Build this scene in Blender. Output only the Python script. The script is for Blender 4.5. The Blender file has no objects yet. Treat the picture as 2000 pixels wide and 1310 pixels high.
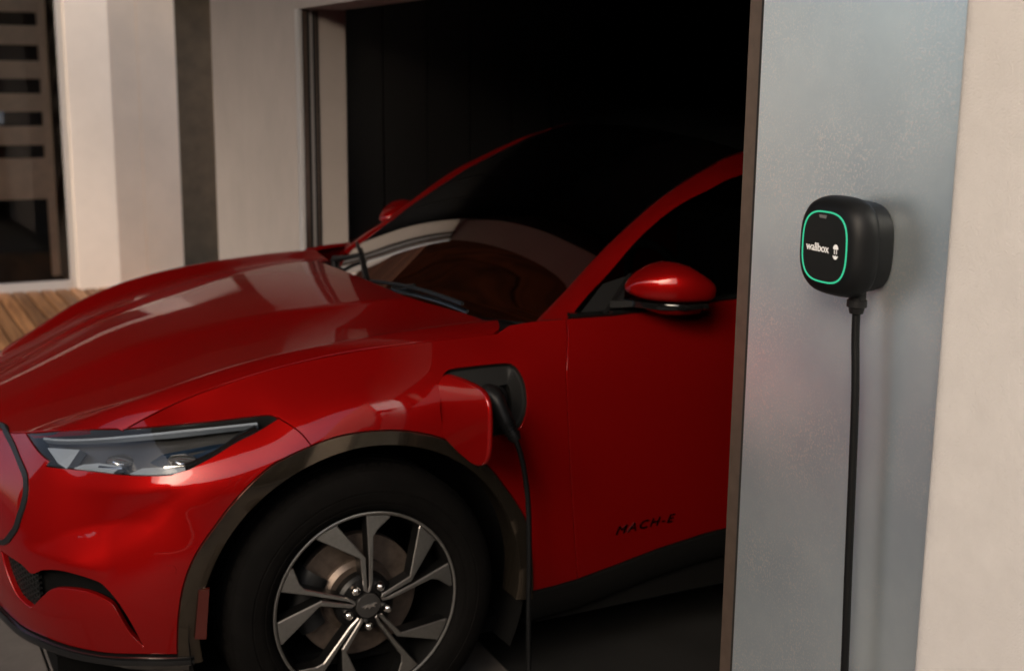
import bpy, math, random
import numpy as np
from mathutils import Vector, Matrix
from mathutils.geometry import delaunay_2d_cdt

SC = bpy.context.scene
COL = SC.collection
rad = math.radians
random.seed(7); RNG = np.random.default_rng(7)

# ---------------------------------------------------------------- camera
# world axes are the car's: x forward, y to its left, z up, origin on the ground under the front axle
cam = bpy.data.cameras.new('camera'); cam_o = bpy.data.objects.new('camera', cam); COL.objects.link(cam_o)
cam.sensor_width = 36; cam.lens = 44.98; cam.clip_start = .05; cam.clip_end = 2000
_yaw, _pitch, _roll = -2.05001868, .20167342, -.0107588
_f = Vector((math.cos(_yaw)*math.cos(_pitch), math.sin(_yaw)*math.cos(_pitch), -math.sin(_pitch)))
_r = Vector((math.sin(_yaw), -math.cos(_yaw), 0)); _d = _f.cross(_r)
_r2 = _r*math.cos(_roll)+_d*math.sin(_roll); _d2 = -_r*math.sin(_roll)+_d*math.cos(_roll)
cam_o.matrix_world = Matrix(((_r2.x, -_d2.x, -_f.x, 1.0895), (_r2.y, -_d2.y, -_f.y, 3.7831), (_r2.z, -_d2.z, -_f.z, 1.6939), (0, 0, 0, 1)))
cam.dof.use_dof = True; cam.dof.focus_distance = 2.45; cam.dof.aperture_fstop = 3.8
SC.camera = cam_o

# ---------------------------------------------------------------- sky, sun, exposure
SUN_EL, SUN_AZ = rad(31), rad(39)       # azimuth counted from +x towards +y
world = bpy.data.worlds.new('World'); SC.world = world; world.use_nodes = True
wn = world.node_tree.nodes; wl = world.node_tree.links
sky = wn.new('ShaderNodeTexSky'); sky.sky_type = 'NISHITA'; sky.sun_disc = False
sky.sun_elevation = SUN_EL; sky.sun_rotation = math.pi/2-SUN_AZ
sky.air_density = 1.0; sky.dust_density = 4.0; sky.ozone_density = .4; sky.altitude = 100
wl.new(sky.outputs[0], wn['Background'].inputs[0]); wn['Background'].inputs[1].default_value = .12
sun = bpy.data.lights.new('sun', 'SUN'); sun.energy = .5; sun.angle = rad(26); sun.color = (1, .85, .70)
sun_o = bpy.data.objects.new('sun', sun); COL.objects.link(sun_o)
_sd = Vector((math.cos(SUN_EL)*math.cos(SUN_AZ), math.cos(SUN_EL)*math.sin(SUN_AZ), math.sin(SUN_EL)))
sun_o.rotation_euler = _sd.to_track_quat('Z', 'Y').to_euler(); sun_o.location = (0, 0, 12)
SC.view_settings.view_transform = 'Standard'; SC.view_settings.look = 'None'
SC.view_settings.exposure = 1.2; SC.view_settings.gamma = 1
SC.cycles.max_bounces = 8; SC.cycles.glossy_bounces = 5; SC.cycles.transmission_bounces = 6; SC.cycles.transparent_max_bounces = 12
SC.cycles.use_denoising = True; SC.cycles.sample_clamp_indirect = 6
SC.cycles.caustics_reflective = False; SC.cycles.caustics_refractive = False

# ---------------------------------------------------------------- materials
def mat(name, col, rough=.5, metal=0, spec=.5, coat=0, coat_r=.03, noise=None, bump=None, emit=None, sheen=0, ior=None):
    """noise = (scale, amount, detail[, object-space stretch]); bump = (scale, strength, distance)"""
    m = bpy.data.materials.new(name); m.use_nodes = True
    nt = m.node_tree; n = nt.nodes; l = nt.links; b = n['Principled BSDF']
    b.inputs['Base Color'].default_value = (*col, 1); b.inputs['Roughness'].default_value = rough
    b.inputs['Metallic'].default_value = metal; b.inputs['Specular IOR Level'].default_value = spec
    b.inputs['Coat Weight'].default_value = coat; b.inputs['Coat Roughness'].default_value = coat_r
    if ior: b.inputs['IOR'].default_value = ior
    tc = n.new('ShaderNodeTexCoord')
    if noise:
        mp = n.new('ShaderNodeMapping'); mp.inputs['Scale'].default_value = noise[3] if len(noise) > 3 else (1, 1, 1)
        l.new(tc.outputs['Object'], mp.inputs[0])
        t = n.new('ShaderNodeTexNoise'); t.inputs['Scale'].default_value = noise[0]; t.inputs['Detail'].default_value = noise[2]
        t.inputs['Roughness'].default_value = .6
        l.new(mp.outputs[0], t.inputs['Vector'])
        r = n.new('ShaderNodeValToRGB'); a = noise[1]
        r.color_ramp.elements[0].position = .3; r.color_ramp.elements[1].position = .7
        r.color_ramp.elements[0].color = (*[c*(1-a) for c in col], 1); r.color_ramp.elements[1].color = (*[min(1, c*(1+a)) for c in col], 1)
        l.new(t.outputs['Fac'], r.inputs[0]); l.new(r.outputs[0], b.inputs['Base Color'])
        m['_col'] = 1
    if bump:
        t2 = n.new('ShaderNodeTexNoise'); t2.inputs['Scale'].default_value = bump[0]; t2.inputs['Detail'].default_value = 5
        l.new(tc.outputs['Object'], t2.inputs['Vector'])
        bp = n.new('ShaderNodeBump'); bp.inputs['Strength'].default_value = bump[1]; bp.inputs['Distance'].default_value = bump[2]
        l.new(t2.outputs['Fac'], bp.inputs['Height']); l.new(bp.outputs[0], b.inputs['Normal'])
    if emit:
        b.inputs['Emission Color'].default_value = (*emit[:3], 1); b.inputs['Emission Strength'].default_value = emit[3]
    return m

def paint_mat():
    m = mat('red_paint', (.235, .0030, .0028), rough=.42, metal=.5, spec=.0, coat=.75, coat_r=.02)
    nt = m.node_tree; n = nt.nodes; l = nt.links; b = n['Principled BSDF']
    tc = n['Texture Coordinate'] if 'Texture Coordinate' in n else n.new('ShaderNodeTexCoord')
    fl = n.new('ShaderNodeTexNoise'); fl.inputs['Scale'].default_value = 900; fl.inputs['Detail'].default_value = 2
    l.new(tc.outputs['Object'], fl.inputs['Vector'])
    bp = n.new('ShaderNodeBump'); bp.inputs['Strength'].default_value = .05; bp.inputs['Distance'].default_value = .002
    l.new(fl.outputs['Fac'], bp.inputs['Height']); l.new(bp.outputs[0], b.inputs['Normal'])
    op = n.new('ShaderNodeTexNoise'); op.inputs['Scale'].default_value = 45; op.inputs['Detail'].default_value = 1   # faint orange peel in the lacquer
    l.new(tc.outputs['Object'], op.inputs['Vector'])
    b2 = n.new('ShaderNodeBump'); b2.inputs['Strength'].default_value = .02; b2.inputs['Distance'].default_value = .002
    l.new(op.outputs['Fac'], b2.inputs['Height']); l.new(b2.outputs[0], b.inputs['Coat Normal'])
    return m

def glass_mat(name, tint=(.6, .62, .62), rough=.0, ior=1.52):
    """thin glass: Fresnel reflection over a tinted see-through pane"""
    m = bpy.data.materials.new(name); m.use_nodes = True; nt = m.node_tree; n = nt.nodes; l = nt.links
    n.remove(n['Principled BSDF'])
    tr = n.new('ShaderNodeBsdfTransparent'); tr.inputs[0].default_value = (*tint, 1)
    gl = n.new('ShaderNodeBsdfGlossy'); gl.inputs['Roughness'].default_value = rough; gl.inputs[0].default_value = (1, 1, 1, 1)
    fr = n.new('ShaderNodeFresnel'); fr.inputs[0].default_value = ior
    mx = n.new('ShaderNodeMixShader'); l.new(fr.outputs[0], mx.inputs[0]); l.new(tr.outputs[0], mx.inputs[1]); l.new(gl.outputs[0], mx.inputs[2])
    l.new(mx.outputs[0], n['Material Output'].inputs[0])
    return m

def concrete_mat():
    """sealed metallic-grey render: mottled, pitted, satin"""
    m = mat('sealed_render', (.33, .33, .325), rough=.42, spec=.5, metal=.86)
    nt = m.node_tree; n = nt.nodes; l = nt.links; b = n['Principled BSDF']; tc = n['Texture Coordinate']
    big = n.new('ShaderNodeTexNoise'); big.inputs['Scale'].default_value = 3.2; big.inputs['Detail'].default_value = 7; big.inputs['Roughness'].default_value = .62
    l.new(tc.outputs['Object'], big.inputs['Vector'])
    cr = n.new('ShaderNodeValToRGB'); cr.color_ramp.elements[0].position = .35; cr.color_ramp.elements[1].position = .7
    cr.color_ramp.elements[0].color = (.72, .82, .89, 1); cr.color_ramp.elements[1].color = (.88, .97, 1, 1)
    l.new(big.outputs['Fac'], cr.inputs[0])
    sp = n.new('ShaderNodeTexNoise'); sp.inputs['Scale'].default_value = 230; sp.inputs['Detail'].default_value = 3
    l.new(tc.outputs['Object'], sp.inputs['Vector'])
    sr = n.new('ShaderNodeValToRGB'); sr.color_ramp.elements[0].position = .52; sr.color_ramp.elements[1].position = .64
    l.new(sp.outputs['Fac'], sr.inputs[0])
    patch = n.new('ShaderNodeTexNoise'); patch.inputs['Scale'].default_value = 5; patch.inputs['Detail'].default_value = 4
    l.new(tc.outputs['Object'], patch.inputs['Vector'])
    pr = n.new('ShaderNodeValToRGB'); pr.color_ramp.elements[0].position = .38; pr.color_ramp.elements[1].position = .62
    l.new(patch.outputs['Fac'], pr.inputs[0])
    mul = n.new('ShaderNodeMath'); mul.operation = 'MULTIPLY'; l.new(sr.outputs[0], mul.inputs[0]); l.new(pr.outputs[0], mul.inputs[1])
    mx = n.new('ShaderNodeMix'); mx.data_type = 'RGBA'; l.new(mul.outputs[0], mx.inputs['Factor']); l.new(cr.outputs[0], mx.inputs['A']); mx.inputs['B'].default_value = (1, 1, 1, 1)
    l.new(mx.outputs['Result'], b.inputs['Base Color'])
    rr = n.new('ShaderNodeMapRange'); rr.inputs['To Min'].default_value = .22; rr.inputs['To Max'].default_value = .40
    l.new(big.outputs['Fac'], rr.inputs['Value']); l.new(rr.outputs[0], b.inputs['Roughness'])
    add = n.new('ShaderNodeMath'); l.new(mul.outputs[0], add.inputs[0]); l.new(big.outputs['Fac'], add.inputs[1])
    bp = n.new('ShaderNodeBump'); bp.inputs['Strength'].default_value = .09; bp.inputs['Distance'].default_value = .002
    l.new(add.outputs[0], bp.inputs['Height']); l.new(bp.outputs[0], b.inputs['Normal'])
    return m

def wood_mat(name, a, b_, stretch, rough=.55, spec=.5):
    m = mat(name, a, rough=rough, spec=spec); nt = m.node_tree; n = nt.nodes; l = nt.links; b = n['Principled BSDF']; tc = n['Texture Coordinate']
    oi = n.new('ShaderNodeObjectInfo'); ad = n.new('ShaderNodeVectorMath'); ad.operation = 'ADD'
    mp = n.new('ShaderNodeMapping'); mp.inputs['Scale'].default_value = stretch
    l.new(tc.outputs['Object'], ad.inputs[0])
    ml = n.new('ShaderNodeMath'); ml.operation = 'MULTIPLY'; ml.inputs[1].default_value = 31; l.new(oi.outputs['Random'], ml.inputs[0]); l.new(ml.outputs[0], ad.inputs[1])
    l.new(ad.outputs[0], mp.inputs[0])
    t = n.new('ShaderNodeTexNoise'); t.inputs['Scale'].default_value = 1; t.inputs['Detail'].default_value = 6; t.inputs['Distortion'].default_value = .8; l.new(mp.outputs[0], t.inputs['Vector'])
    r = n.new('ShaderNodeValToRGB'); r.color_ramp.elements[0].position = .32; r.color_ramp.elements[1].position = .68
    r.color_ramp.elements[0].color = (*a, 1); r.color_ramp.elements[1].color = (*b_, 1); l.new(t.outputs['Fac'], r.inputs[0])
    hv = n.new('ShaderNodeHueSaturation'); mr = n.new('ShaderNodeMapRange'); mr.inputs['To Min'].default_value = .6; mr.inputs['To Max'].default_value = 1.35
    l.new(oi.outputs['Random'], mr.inputs['Value']); l.new(mr.outputs[0], hv.inputs['Value']); l.new(r.outputs[0], hv.inputs['Color'])
    l.new(hv.outputs[0], b.inputs['Base Color'])
    bp = n.new('ShaderNodeBump'); bp.inputs['Strength'].default_value = .3; bp.inputs['Distance'].default_value = .002; l.new(t.outputs['Fac'], bp.inputs['Height']); l.new(bp.outputs[0], b.inputs['Normal'])
    return m

M = {}
M['paint'] = paint_mat()
M['gloss_black'] = mat('gloss_black', (.006, .006, .006), .12, spec=.5, coat=.3)
M['trim'] = mat('satin_trim', (.11, .09, .068), .09, metal=.9, noise=(60, .06, 2))
M['plastic'] = mat('black_plastic', (.007, .007, .0072), .45, spec=.3, bump=(700, .1, .0005))
M['plastic2'] = mat('grey_black_plastic', (.009, .009, .0085), .55, spec=.25, bump=(500, .15, .0005))
M['rubber'] = mat('tyre_rubber', (.0035, .0032, .003), .8, spec=.06, noise=(25, .3, 4), bump=(120, .15, .001))
M['machined'] = mat('machined_alloy', (.27, .265, .25), .36, metal=.9, noise=(90, .08, 3))
M['alloy_dark'] = mat('black_alloy', (.004, .004, .004), .4, spec=.25)
M['chrome'] = mat('chrome', (.75, .73, .70), .08, metal=1)
M['disc'] = mat('brake_disc', (.13, .10, .08), .42, metal=.6, noise=(40, .25, 4))
M['chrome_dark'] = mat('dark_chrome', (.05, .05, .055), .2, metal=1)
M['iron'] = mat('dark_iron', (.03, .03, .03), .5, metal=.5)
M['liner'] = mat('arch_liner', (.0025, .0025, .0025), .9, spec=.1)
M['glass'] = glass_mat('windscreen_glass', (.42, .44, .43), ior=1.38)
M['dark_glass'] = glass_mat('privacy_glass', (.10, .10, .10))
M['lens'] = glass_mat('lamp_lens', (.86, .88, .9), ior=1.32)
M['lamp_body'] = mat('lamp_housing', (.028, .027, .026), .3, spec=.5)
M['lamp_blade'] = mat('lamp_light_guide', (.22, .25, .28), .3, spec=.5)
M['lamp_blue'] = mat('lamp_navy_insert', (.015, .028, .05), .15)
M['optic'] = mat('lamp_optic', (.55, .54, .52), .07, metal=.9)
M['amber'] = mat('red_amber_reflector', (.055, .006, .003), .15, coat=1)
M['cabin'] = mat('cabin_trim', (.008, .0075, .007), .8)
M['mirror'] = mat('mirror_glass', (.7, .7, .7), .02, metal=1)
M['render'] = concrete_mat()
M['plaster'] = mat('beige_plaster', (.58, .55, .525), .85, noise=(14, .045, 8), bump=(300, .7, .002))
M['wall_grey'] = mat('greige_render', (.45, .39, .35), .8, noise=(4, .06, 6), bump=(120, .25, .002))
M['cream'] = mat('cream_render', (.84, .74, .65), .75, noise=(3, .06, 5), bump=(90, .2, .003))
M['cream_shade'] = mat('cream_render_shade_tint', (.88, .70, .54), .75, noise=(3, .06, 5), bump=(90, .2, .003))  # cream render again, darker and warmer: the return face's light painted into the colour
M['white_al'] = mat('pale_aluminium', (.55, .53, .52), .35, metal=.2)
M['bronze'] = mat('bronze_aluminium', (.16, .115, .09), .35, metal=.6, noise=(30, .1, 3))
M['grey_al'] = mat('grey_aluminium', (.33, .31, .30), .4, metal=.3, noise=(12, .06, 3))
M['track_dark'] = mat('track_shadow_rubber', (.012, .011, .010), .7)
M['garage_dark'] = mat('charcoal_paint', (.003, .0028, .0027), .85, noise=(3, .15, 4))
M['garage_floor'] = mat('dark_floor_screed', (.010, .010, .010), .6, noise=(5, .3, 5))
M['dark_wood'] = wood_mat('dark_stained_wood', (.035, .010, .004), (.12, .034, .012), (34, 1.3, 10), .8, .08)
M['garage_shade_wood'] = wood_mat('garage_shaded_planks', (.0006, .0003, .0002), (.0016, .0008, .0005), (2, 30, 1.2))  # wood taken near black: the garage's shade is put into its colour
M['dark_wood2'] = wood_mat('dark_cladding_wood', (.012, .0045, .0025), (.028, .010, .005), (1.2, 20, 30), .8, .06)
M['brown_panel'] = mat('brown_panel', (.30, .19, .10), .6, noise=(8, .2, 4))
M['dark_panel'] = mat('dark_brown_panel', (.05, .036, .028), .6, noise=(8, .2, 4))
M['deck'] = wood_mat('hardwood_deck', (.15, .062, .022), (.42, .20, .08), (30, 1.6, 10), .5)
M['deck_gap'] = mat('deck_shadow_base', (.012, .009, .007), .9)
M['paver'] = mat('stone_paver', (.115, .10, .088), .75, noise=(7, .2, 7), bump=(60, .3, .003))
M['joint'] = mat('paving_joint', (.035, .032, .028), .9, noise=(20, .3, 3))
M['window_dark'] = glass_mat('window_glass', (.84, .80, .76))
M['room'] = mat('room_interior', (.03, .026, .024), .9)
M['slat'] = mat('blind_slat', (.78, .60, .47), .7, noise=(10, .1, 3))
M['charger'] = mat('charger_shell', (.0045, .005, .0055), .5, spec=.22, bump=(900, .12, .0004))
M['charger_face'] = mat('charger_face', (.008, .009, .009), .4, spec=.2)
M['ring'] = mat('green_light_ring', (.01, .16, .09), .4, emit=(.014, .20, .105, 1.0))
M['white_print'] = mat('white_print', (.85, .85, .85), .5)
M['grey_print'] = mat('grey_sensor', (.12, .12, .12), .3)
M['cable'] = mat('cable_rubber', (.004, .0042, .0045), .5, spec=.2)

# ---------------------------------------------------------------- object helpers
BASE = {}
def empty(name, loc=(0, 0, 0), label=None, cat=None, group=None, kind=None, parent=None):
    o = bpy.data.objects.new(name, None); COL.objects.link(o); o.empty_display_size = .1
    b = Vector(loc); BASE[o] = b
    if parent is not None: o.parent = parent; o.location = b-BASE[parent]
    else: o.location = b
    return tag(o, label, cat, group, kind)
def tag(o, label=None, cat=None, group=None, kind=None):
    if label: o['label'] = label
    if cat: o['category'] = cat
    if group: o['group'] = group
    if kind: o['kind'] = kind
    return o
def mk(name, v, f, m, parent=None, smooth=False, normals=None, angle=None, base=None):
    """one mesh object from world-space vertices; its origin is its parent's (or base)"""
    v = np.asarray(v, float)
    b = Vector(base) if base is not None else (BASE[parent] if parent is not None else Vector((0, 0, 0)))
    me = bpy.data.meshes.new(name); me.from_pydata([tuple(p) for p in v-np.array(b)], [], [tuple(int(i) for i in q) for q in f]); me.validate()
    if isinstance(m, (list, tuple)):
        for k in m: me.materials.append(k)
    else: me.materials.append(m)
    if smooth: me.shade_smooth()
    if angle is not None:
        me.shade_smooth(); me.set_sharp_from_angle(angle=rad(angle))
    if normals is not None: me.normals_split_custom_set_from_vertices([tuple(n) for n in normals])
    o = bpy.data.objects.new(name, me); COL.objects.link(o); BASE[o] = b
    if parent is not None: o.parent = parent; o.location = b-BASE[parent]
    else: o.location = b
    return o
class MB:
    """collects simple solids into one mesh"""
    def __init__(s): s.v = []; s.f = []; s.mi = []
    def add(s, v, f, mi=0):
        k = len(s.v); s.v += [tuple(p) for p in v]; s.f += [tuple(i+k for i in q) for q in f]; s.mi += [mi]*len(f); return s
    def box(s, lo, hi, mi=0, bev=0):
        (a, b, c), (d, e, g) = lo, hi
        if bev <= 0:
            return s.add([(a, b, c), (d, b, c), (d, e, c), (a, e, c), (a, b, g), (d, b, g), (d, e, g), (a, e, g)],
                         [(0, 3, 2, 1), (4, 5, 6, 7), (0, 1, 5, 4), (1, 2, 6, 5), (2, 3, 7, 6), (3, 0, 4, 7)], mi)
        r = bev; P = []
        for z, k in ((c, r), (c+r, 0), (g-r, 0), (g, r)):
            P += [(a+k, b+k, z), (d-k, b+k, z), (d-k, e-k, z), (a+k, e-k, z)] if True else []
        F = [(3, 2, 1, 0), (12, 13, 14, 15)]
        for j in range(3):
            for i in range(4): F.append((j*4+i, j*4+(i+1) % 4, j*4+4+(i+1) % 4, j*4+4+i))
        return s.add(P, F, mi)
    def tube(s, P, r, n=10, cap=True, mi=0):
        P = np.asarray(P, float); rr = np.broadcast_to(np.asarray(r, float), (len(P),)); V = []
        T = np.gradient(P, axis=0); up = np.array([0, 0, 1.])
        ref = np.cross(T[0], up); ref = np.array([1., 0, 0]) if np.linalg.norm(ref) < 1e-6 else ref/np.linalg.norm(ref)
        for p, t, q in zip(P, T, rr):
            t = t/np.linalg.norm(t); ref = ref-t*(ref@t); ref /= np.linalg.norm(ref); b = np.cross(t, ref)
            for i in range(n):
                a = 2*math.pi*i/n; V.append(p+q*(math.cos(a)*ref+math.sin(a)*b))
        F = [(j*n+i, j*n+(i+1) % n, (j+1)*n+(i+1) % n, (j+1)*n+i) for j in range(len(P)-1) for i in range(n)]
        if cap: F += [tuple(range(n))[::-1], tuple((len(P)-1)*n+i for i in range(n))]
        return s.add(V, F, mi)
    def prism(s, poly, fn0, fn1, mi=0):
        """closed polygon mapped by two functions to the two faces"""
        n = len(poly); a = [fn0(*p) for p in poly]; b = [fn1(*p) for p in poly]
        return s.add(a+b, [tuple(range(n))[::-1], tuple(range(n, 2*n))]+[(i, (i+1) % n, n+(i+1) % n, n+i) for i in range(n)], mi)
    def grid(s, G, mi=0, flip=False, close_u=False):
        G = np.asarray(G, float); a, b = G.shape[:2]; F = []
        for i in range(a-1):
            for j in range(b if close_u else b-1):
                q = (i*b+j, i*b+(j+1) % b, (i+1)*b+(j+1) % b, (i+1)*b+j); F.append(q[::-1] if flip else q)
        return s.add(G.reshape(-1, 3), F, mi)
    def build(s, name, m, parent=None, angle=None, smooth=False, base=None):
        o = mk(name, s.v, s.f, m, parent, smooth=smooth, angle=angle, base=base)
        if any(s.mi) and len(o.data.polygons) == len(s.mi): o.data.polygons.foreach_set('material_index', s.mi)
        return o
def lathe(profile, n, axis_pt, close=False):
    """profile of (radius, y) turned round the y axis through axis_pt; returns grid"""
    G = []
    for i in range(n):
        a = 2*math.pi*i/n
        G.append([(axis_pt[0]+r*math.cos(a), axis_pt[1]+y, axis_pt[2]+r*math.sin(a)) for r, y in profile])
    G.append(G[0]); return np.array(G)

# ---- trimmed panels: a polygon in a surface's own coordinates, triangulated and lifted on to the surface
def in_poly(q, poly):
    x, y = q[:, 0], q[:, 1]; c = np.zeros(len(q), bool); P = np.asarray(poly); Q = np.roll(P, -1, 0)
    for (x0, y0), (x1, y1) in zip(P, Q):
        if y0 == y1: continue
        m = ((y0 > y) != (y1 > y)) & (x < (x1-x0)*(y-y0)/(y1-y0)+x0); c ^= m
    return c
def seg(*curves, step=.012):
    """join control-point curves end to end into one closed loop"""
    L = []
    for c in curves:
        c = np.asarray(c, float)
        r = catmull(c, step=step) if len(c) > 2 else np.linspace(c[0], c[1], max(2, int(np.linalg.norm(c[1]-c[0])/step)+1))
        L.append(r[:-1])
    P = np.vstack(L); keep = np.linalg.norm(P-np.roll(P, 1, 0), axis=1) > 1e-4
    return P[keep]
def inset(P, d):
    P = np.asarray(P); a = .5*((P[:, 0]*np.roll(P[:, 1], -1)).sum()-(np.roll(P[:, 0], -1)*P[:, 1]).sum())
    t = np.roll(P, -1, 0)-np.roll(P, 1, 0); t /= np.linalg.norm(t, axis=1)[:, None]+1e-12
    n = np.stack([-t[:, 1], t[:, 0]], 1)*(1 if a > 0 else -1)
    return P+n*d
def tri(outer, holes, h):
    loops = [np.asarray(outer)]+[np.asarray(x) for x in holes]
    lo, hi = loops[0].min(0), loops[0].max(0)
    gx = np.arange(lo[0]+h*.5, hi[0], h); gy = np.arange(lo[1]+h*.5, hi[1], h)
    G = np.stack(np.meshgrid(gx, gy), -1).reshape(-1, 2)
    k = in_poly(G, loops[0])
    for x in loops[1:]: k &= ~in_poly(G, x)
    G = G[k]
    allb = np.vstack([np.vstack([L, (L+np.roll(L, -1, 0))/2]) for L in loops])
    near = np.ones(len(G), bool)
    for i in range(0, len(G), 3000):
        near[i:i+3000] = ((G[i:i+3000, None]-allb[None])**2).sum(2).min(1) > (h*.45)**2
    G = G[near]
    V = np.vstack(loops+[G]); E = []; k = 0; rings = []
    for L in loops:
        n = len(L); E += [(k+i, k+(i+1) % n) for i in range(n)]; rings.append((k, n)); k += n
    rv, re, rf, ov, oe, of = delaunay_2d_cdt([Vector(p) for p in V], E, [], 0, 1e-7)
    rv = np.array([tuple(p) for p in rv]); back = {}
    for j, o in enumerate(ov):
        for q in o: back[q] = j
    F = np.array([tuple(f) for f in rf if len(f) == 3]); c = rv[F].mean(1)
    k = in_poly(c, loops[0])
    for x in loops[1:]: k &= ~in_poly(c, x)
    F = F[k]; A = rv[F]; ar = (A[:, 1, 0]-A[:, 0, 0])*(A[:, 2, 1]-A[:, 0, 1])-(A[:, 1, 1]-A[:, 0, 1])*(A[:, 2, 0]-A[:, 0, 0])
    F = F[np.abs(ar) > 1e-10]; ar = ar[np.abs(ar) > 1e-10]; F[ar < 0] = F[ar < 0][:, ::-1]
    return rv, F, [[back[k0+i] for i in range(n)] for k0, n in rings]
def lifted(kind, P, off=0.0):
    if kind == 'skin': p = skin(P[:, 0], P[:, 1]); n = skin_n(P[:, 0], P[:, 1])
    else: p = np.stack([P[:, 0], P[:, 1], hood(P[:, 0], P[:, 1])], 1); n = hood_n(P[:, 0], P[:, 1])
    return p+n*off, n
def panel_data(kind, outer, holes=(), h=.012, gap=.002, flange=.018, hole_flange=None, off=0.0):
    o = inset(outer, gap); hs = [np.asarray(x) for x in holes]
    P, F, rings = tri(o, hs, h); V, N = lifted(kind, P, off); V = list(V); N = list(N); F = [tuple(q) for q in F]
    mean = np.mean(V, 0)
    for ri, ring in enumerate(rings):
        fl = flange if ri == 0 else (hole_flange if hole_flange is not None else flange)
        if fl <= 0: continue
        n = len(ring); r0 = [np.array(V[i]) for i in ring]; nn = [np.array(N[i]) for i in ring]
        loop = outer if ri == 0 else hs[ri-1]
        a = .5*((loop[:, 0]*np.roll(loop[:, 1], -1)).sum()-(np.roll(loop[:, 0], -1)*loop[:, 1]).sum())
        k = len(V)
        for j in range(n):                       # duplicated edge, then the return behind it
            t = r0[(j+1) % n]-r0[j-1]; t /= np.linalg.norm(t)+1e-12; side = np.cross(t, nn[j])*(1 if (a > 0) == (ri == 0) else -1)*(1 if ri == 0 else 1)
            if ri > 0: side = np.cross(t, nn[j])*(-1 if a > 0 else 1)
            for dep, mixn in ((0, .55), (.0022, .12), (fl, .0)):
                V.append(r0[j]-nn[j]*dep+side*(0 if dep == 0 else .0012)); q = nn[j]*mixn+side*(1-mixn); N.append(q/np.linalg.norm(q))
        for j in range(n):
            j2 = (j+1) % n
            for e in range(2):
                q = (k+j*3+e, k+j*3+e+1, k+j2*3+e+1, k+j2*3+e)
                F.append(q if ((a > 0) == (ri == 0)) else q[::-1])
    return np.array(V), F, np.array(N)
def mirror_y(V, F, N): return V*[1, -1, 1], [tuple(q)[::-1] for q in F], N*[1, -1, 1]
# ---------------------------------------------------------------- body surfaces (numpy)
def catmull(P, n=None, closed=False, step=None):
    """centripetal-free Catmull-Rom through P, returned as n points evenly spaced by length"""
    P = np.asarray(P, float)
    if closed: Q = np.vstack([P[-1], P, P[0], P[1]])
    else: Q = np.vstack([2*P[0]-P[1], P, 2*P[-1]-P[-2]])
    out = []
    for i in range(1, len(Q)-2):
        t = np.linspace(0, 1, 24, endpoint=False)[:, None]
        a, b, c, d = Q[i-1], Q[i], Q[i+1], Q[i+2]
        out.append(.5*((2*b)+(-a+c)*t+(2*a-5*b+4*c-d)*t*t+(-a+3*b-3*c+d)*t**3))
    if not closed: out.append(P[-1:])
    else: out.append(P[:1])
    D = np.vstack(out)
    L = np.r_[0, np.cumsum(np.linalg.norm(np.diff(D, axis=0), axis=1))]
    if n is None: n = max(4, int(L[-1]/step)+1)
    u = np.linspace(0, L[-1], n)
    R_ = np.stack([np.interp(u, L, D[:, k]) for k in range(D.shape[1])], 1)
    return R_[:-1] if closed else R_

def spl(xs, ys):
    """natural cubic spline, linear beyond the ends"""
    xs = np.asarray(xs, float); ys = np.asarray(ys, float)
    if xs[0] > xs[-1]: xs = xs[::-1]; ys = ys[::-1]
    n = len(xs); h = np.diff(xs)
    A = np.zeros((n, n)); r = np.zeros(n); A[0, 0] = A[-1, -1] = 1
    for i in range(1, n-1):
        A[i, i-1] = h[i-1]; A[i, i] = 2*(h[i-1]+h[i]); A[i, i+1] = h[i]
        r[i] = 6*((ys[i+1]-ys[i])/h[i]-(ys[i]-ys[i-1])/h[i-1])
    m = np.linalg.solve(A, r)
    s0 = (ys[1]-ys[0])/h[0]-h[0]*m[1]/6; s1 = (ys[-1]-ys[-2])/h[-1]+h[-1]*m[-2]/6
    def f(x):
        x = np.asarray(x, float); xc = np.clip(x, xs[0], xs[-1])
        i = np.clip(np.searchsorted(xs, xc)-1, 0, n-2)
        a = xs[i+1]-xc; b = xc-xs[i]; hh = h[i]
        y = (m[i]*a**3+m[i+1]*b**3)/(6*hh)+(ys[i]/hh-m[i]*hh/6)*a+(ys[i+1]/hh-m[i+1]*hh/6)*b
        return y+np.where(x < xs[0], (x-xs[0])*s0, 0)+np.where(x > xs[-1], (x-xs[-1])*s1, 0)
    return f

# plan curve of the body side: from the nose round the corner and back to the tail
PLAN = catmull([(.862, -.25), (.868, 0), (.858, .25), (.825, .43), (.765, .60), (.67, .735), (.55, .84), (.42, .895), (.25, .922), (0, .932),
                (-.4, .93), (-.9, .925), (-1.5, .92), (-2.2, .925), (-2.9, .935), (-3.25, .91), (-3.52, .83), (-3.70, .68), (-3.80, .45), (-3.84, .2), (-3.85, 0), (-3.84, -.2)], 1600)
_pl = np.r_[0, np.cumsum(np.linalg.norm(np.diff(PLAN, axis=0), axis=1))]
_pl -= np.interp(0, PLAN[:60*4, 1], _pl[:60*4])
_tx = np.gradient(PLAN[:, 0], _pl); _ty = np.gradient(PLAN[:, 1], _pl)
_tx, _ty = (np.convolve(np.pad(v, 12, 'edge'), np.ones(25)/25, 'valid') for v in (_tx, _ty))
_tn = np.hypot(_tx, _ty); _nx = _ty/_tn; _ny = -_tx/_tn
def plan_at(s):
    return np.interp(s, _pl, PLAN[:, 0]), np.interp(s, _pl, PLAN[:, 1]), np.interp(s, _pl, _nx), np.interp(s, _pl, _ny)
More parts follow.
